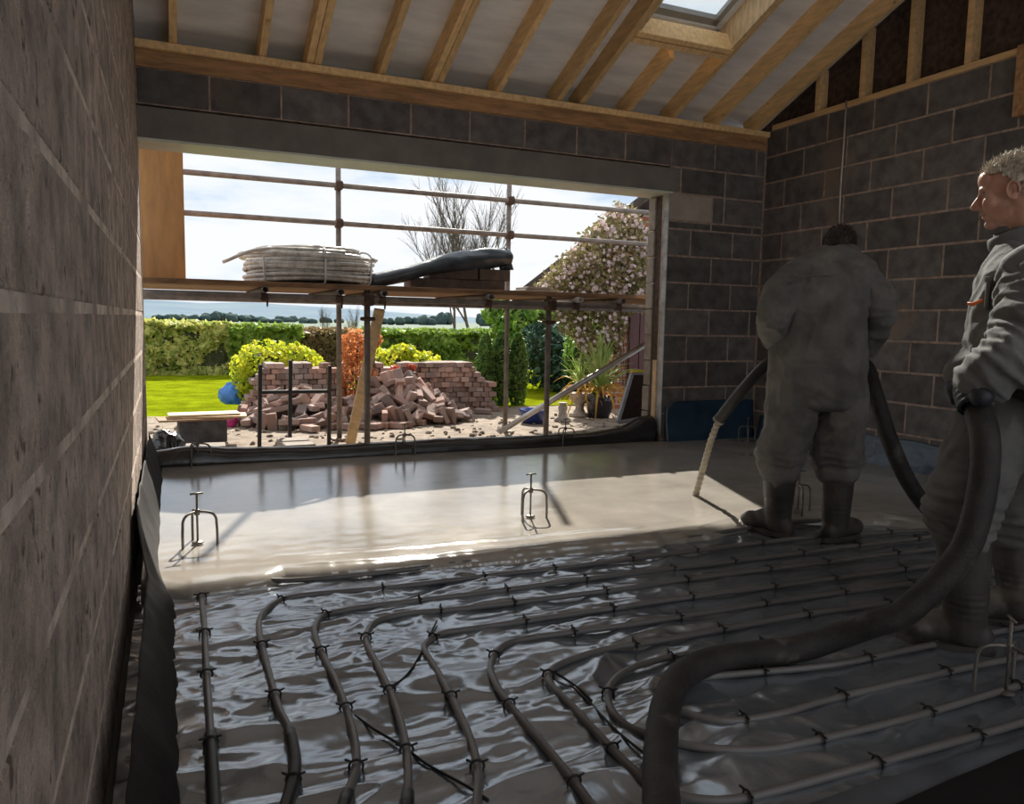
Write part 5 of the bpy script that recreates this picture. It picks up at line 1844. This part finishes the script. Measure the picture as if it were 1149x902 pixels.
# body: head, neck, hands with the trunk and limbs inside the coveralls
Fh = F1_ * .80 - U * .60
Uh = U * .80 + F1_ * .60
hp, Ph = head_prims(D(942, 280, 4.05), Fh, R1_, Uh, .95)
HL, HR = D(874, 405, 4.17), D(963, 404, 4.13)
axis1 = HR - HL
prims = hp + fist(HL, axis1, U * .7 - F1_ * .6, .033) + fist(HR, axis1, U * .7 - F1_ * .6, .036)
prims += [loft([(c, a * .8, b * .8) for c, a, b in torso], R1_, F1_), limb(armL[0] + [HL + U * .045 - F1_ * .02], [.055, .05, .045, .04, .034, .03]), limb(armR[0] + [HR + U * .045 - F1_ * .02], [.055, .05, .045, .04, .034, .03]),
          limb(legL[0] + [fl1 + U * .12], [.1, .085, .07, .06, .055, .045]), limb(legR[0] + [fr1 + U * .12], [.1, .085, .07, .06, .055, .045])]
V, N, F = solid(prims, .0062, 3)
smooth_obj('body', V, F, M_SKIN, man1)
hair(man1, Ph, Fh, R1_, Uh, M_HAIR_DARK, 700, .020, 2, .4)
boot(man1, D(875, 522, 3.84), fl1, (-.30, 1.0))
boot(man1, D(940, 522, 3.82), fr1, (1.0, .18))

# ---------------------------------------------------------------- man in profile at the right edge
F2_ = np.array([-.52, .85, 0])
F2_ /= np.linalg.norm(F2_)
R2_ = np.array([F2_[1], -F2_[0], 0])
fl2, fr2 = atz(1080, 728, 0), atz(1140, 700, 0)
man2 = thing('person', ((fl2[0] + fr2[0]) / 2, (fl2[1] + fr2[1]) / 2, 0), 'grey-haired person in dark coveralls standing in profile and holding the thick hose', 'person')
torso = [(D(1138, 480, 2.63), .17, .13), (D(1138, 445, 2.63), .185, .142), (D(1138, 405, 2.63), .185, .142), (D(1141, 365, 2.63), .19, .14), (D(1146, 332, 2.63), .205, .135),
         (D(1149, 306, 2.63), .20, .122), (D(1148, 289, 2.63), .15, .098), (D(1144, 275, 2.63), .088, .078), (D(1142, 265, 2.63), .074, .070)]
armL = ([D(1158, 306, 2.44), D(1160, 345, 2.38), D(1152, 386, 2.35), D(1122, 412, 2.36), D(1098, 430, 2.40)], [.085, .084, .086, .078, .062])
armR = ([D(1142, 304, 2.83), D(1128, 345, 2.84), D(1118, 382, 2.80), D(1100, 404, 2.70), D(1084, 420, 2.60)], [.083, .078, .074, .066, .056])
legL = ([D(1128, 468, 2.54), D(1104, 512, 2.50), D(1083, 556, 2.48), D(1079, 580, 2.50), D(1080, 594, 2.50)], [.130, .115, .102, .098, .084])
legR = ([D(1150, 470, 2.74), D(1152, 520, 2.76), D(1148, 560, 2.76), D(1140, 582, 2.78), D(1138, 594, 2.79)], [.128, .112, .102, .100, .088])
V, N, F = solid([loft(torso, R2_, F2_), limb(*armL), limb(*armR), limb(*legL), limb(*legR)], .0085, 3)
fd = armL[0][4] - armL[0][2]
V = folds(V, N, [(armL[0][2], .13, .016, 24, fd), (armL[0][3], .12, .015, 26, fd), (armL[0][1], .13, .010, 18, (.4, .2, 1)), (legL[0][2], .13, .010, 22, U), (legL[0][3], .10, .014, 26, U),
                 (legR[0][3], .12, .014, 26, U), (D(1104, 330, 2.5), .12, .009, 22, (1, .3, .6)), (D(1110, 370, 2.5), .12, .006, 16, (1, .2, .2)), (armR[0][3], .12, .012, 24, fd)], .0045, 5.0)
cov = smooth_obj('coveralls', V, F, M_COVERALL2, man2)
cc_ = D(1143, 268, 2.63)
ring = np.array([cc_ + R2_ * .082 * math.cos(a) + F2_ * .080 * math.sin(a) + U * (.004 - .030 * math.sin(a)) for a in ang])
obj('collar', tube(ring, np.tile([[.009, .026]], (36, 1)), 10), M_COVERALL2, cov, True)
ring = np.array([cc_ + U * .012 + R2_ * .068 * math.cos(a) + F2_ * .068 * math.sin(a) - U * .016 * math.sin(a) for a in ang])
obj('dark_undershirt', tube(ring, np.tile([[.006, .022]], (36, 1)), 10), M_GLOVE, cov, True)
pk = D(1107, 330, 2.50)
A = np.array([F2_, R2_, U])
v, f = bbox(-.006, .006, -.01, .08, -.050, .050, .005, 2)
pocket = obj('chest_pocket', (v @ A + (pk - F2_ * .002), f), M_COVERALL2, cov, True)
v, f = bbox(-.008, .009, -.012, .082, .040, .056, .004, 2)
obj('pocket_flap', (v @ A + (pk - F2_ * .001), f), M_COVERALL2, pocket, True)
obj('orange_pen', tube([pk + F2_ * .008 + U * -.020 - R2_ * .03, pk + F2_ * .034 - U * .034 - R2_ * .03, pk + F2_ * .050 - U * .030 - R2_ * .03], [.005, .0065, .004], 8), M_ORANGE, pocket, True)
Fh = F2_ * .985 - U * .17
Uh = U * .985 + F2_ * .17
hp, Ph = head_prims(D(1134, 215, 2.63), Fh, R2_, Uh, .94)
H2L, H2R = D(1094, 446, 2.40), D(1090, 436, 2.52)
axis2 = np.asarray(D(1107, 500, 2.34)) - np.asarray(D(1088, 430, 2.48))
prims = hp + [loft([(c, a * .8, b * .8) for c, a, b in torso], R2_, F2_), limb(armL[0] + [H2L + U * .02], [.055, .05, .045, .04, .034, .028]), limb(armR[0] + [H2R + U * .02], [.055, .05, .045, .04, .034, .028]),
              limb(legL[0] + [fl2 + U * .12], [.1, .085, .07, .06, .055, .045]), limb(legR[0] + [fr2 + U * .12], [.1, .085, .07, .06, .055, .045])]
prims += [ellipsoid(H2L, .03, .03, .03), ellipsoid(H2R, .03, .03, .03)]
V, N, F = solid(prims, .0046, 2)
for (f_, s_, u_, r_, dep) in ((.080, .034, .006, .013, .009), (.080, -.034, .006, .013, .009), (.030, .066, .010, .022, .004), (.030, -.066, .010, .022, .004), (.096, 0, -.069, .010, .0), (.055, .050, -.060, .020, .005), (.055, -.050, -.060, .020, .005),
                              (-.004, .088, -.010, .010, .007), (-.004, -.088, -.010, .010, .007), (.098, 0, .004, .010, .004), (.090, 0, -.050, .009, .003), (.080, 0, -.088, .010, .005)):
    q = V - Ph(f_, s_, u_)
    V -= N * (dep * np.exp(-(np.linalg.norm(q, axis=1) / r_) ** 2))[:, None]
q = V - Ph(.096, 0, -.069)
V -= N * (.004 * np.exp(-(q @ Uh / .0022) ** 2) * (np.abs(q @ R2_) < .024) * (np.linalg.norm(q, axis=1) < .03))[:, None]
smooth_obj('body', V, F, M_SKIN, man2)
for s_ in (-1, 1):
    pts_ = [Ph(-.010 + .019 * math.cos(a_) * 1.0, s_ * (.083 + .004 * math.sin(a_ * .5)), -.008 + .030 * math.sin(a_)) for a_ in np.linspace(-1.9, 3.6, 16)]
    obj('ear_rim', tube(pts_, .0042, 8), M_SKIN, man2, True)
    obj('eyebrow', tube([Ph(.087, s_ * .014, .022), Ph(.090, s_ * .030, .028), Ph(.078, s_ * .050, .022)], [.003, .0045, .002], 6), M_HAIR_GREY, man2, True)
M_EYE = mat('eye', (.22, .20, .18), .15, var=.02)
for s in (-1, 1):
    e_ = obj('eye', ellipsoid(Ph(.074, s * .034, .005), .012, .012, .012), M_EYE, man2, True)
    obj('iris', ellipsoid(Ph(.0835, s * .034, .004), .0035, .0055, .0055, [Fh, R2_, Uh]), M_CLIP, e_, True)
hair(man2, Ph, Fh, R2_, Uh, M_HAIR_GREY, 1500, .034, 5, .8)
V, N, F = solid(fist(H2L, axis2, -R2_ * .7 - F2_ * .5 + U * .25, .040) + [limb([H2L - R2_ * .05 - F2_ * .02 + U * .01, armL[0][4]], [.036, .046])], .0045, 3)
smooth_obj('glove', V, F, M_GLOVE, man2)
V, N, F = solid(fist(H2R, axis2, F2_ * .6 + U * .5 + R2_ * .5, .040, -1) + [limb([H2R + R2_ * .03 + U * .03, armR[0][4]], [.036, .046])], .0045, 3)
smooth_obj('glove', V, F, M_GLOVE, man2)
boot(man2, D(1080, 592, 2.50), fl2, atz(1003, 714, 0)[:2] - atz(1080, 728, 0)[:2])
boot(man2, D(1138, 592, 2.79), fr2, atz(1098, 697, 0)[:2] - atz(1145, 703, 0)[:2])

# ---------------------------------------------------------------- hose
HR_ = .041
pts = [atz(745, 980, .045), atz(743, 915, .045), atz(741, 870, .045), atz(742, 830, .045), atz(748, 790, .046), atz(764, 759, .047), atz(800, 741, .048), atz(850, 734, .05), atz(900, 727, .055),
       D(940, 714, 2.42), D(982, 699, 2.37), D(1010, 690, 2.345), D(1038, 667, 2.33), D(1070, 634, 2.315), D(1089, 602, 2.305), D(1102, 550, 2.31), D(1106, 500, 2.33), D(1099, 462, 2.385), D(1091, 440, 2.46),
       D(1100, 428, 2.55)]
pts += [D(1160, 440, 2.36), D(1250, 520, 2.25), np.array([2.75, 1.05, .35]), np.array([3.3, 1.15, .06]), np.array([4.2, 1.6, .05]), np.array([4.6, 2.3, .055]), atz(1120, 588, .088)]
pts += [atz(1072, 583, .09), D(1045, 574, 4.03), D(1018, 538, 3.97), D(997, 490, 3.93), D(981, 440, 3.95), HR + np.array([.02, -.01, -.02]), HR * .6 + HL * .4 + F1_ * .03, HL]
hose_path = resample(catmull(pts, 10), .02)
hose = thing('pump_hose', (hose_path[60][0], hose_path[60][1], 0), 'thick black screed pump hose snaking over the floor to both men', 'hose')
s_ = np.arange(len(hose_path))
obj('hose_body', tube(hose_path, HR_ * (1 + .012 * np.sin(s_ * 1.9)), 22), M_HOSE, hose, True)
noz = [HL - (HL - D(846, 422, 4.22)) * -.25, HL, D(862, 408, 4.18), D(846, 423, 4.22), D(826, 446, 4.30), D(806, 472, 4.40)]
nz_path = resample(catmull(noz[1:], 8), .015)
obj('nozzle_pipe', tube(nz_path, .0315, 18), M_SLEEVE, hose, True)
end = nz_path[-1]
dn = nz_path[-1] - nz_path[-3]
dn /= np.linalg.norm(dn)
obj('nozzle_rim', tube([end - dn * .02, end + dn * .004], .0345, 18), M_TRIPOD, hose, True)
# seam line that runs along the hose
T_, N_, B_ = frames(hose_path)
sp = [atz(806, 472, .5)]
stream_pts = [end - dn * .01, D(799, 491, 4.44), D(792, 515, 4.49), D(786, 536, 4.54), atz(780, 557, .045)]
sq = resample(catmull(stream_pts, 8), .008)
k_ = np.arange(len(sq))
st = obj('screed_stream', tube(sq, .0185 + .0022 * np.sin(k_ * 1.6) + .003 * smooth01((k_ - len(sq) + 8) / 8), 14), M_STREAM, smooth=True)
tag(st, 'ribbed pale stream of screed pouring from the nozzle onto the floor', 'stream')
rod = obj('conduit_rod', tube(np.array([atx(950, 113, XR - .012), atx(947, 160, XR - .012), atx(943, 215, XR - .012), atx(942, 255, XR - .012)]), .0085, 8), M_STEEL_PALE, smooth=True)
tag(rod, 'thin grey conduit rod running down the right wall above the bent man', 'conduit')
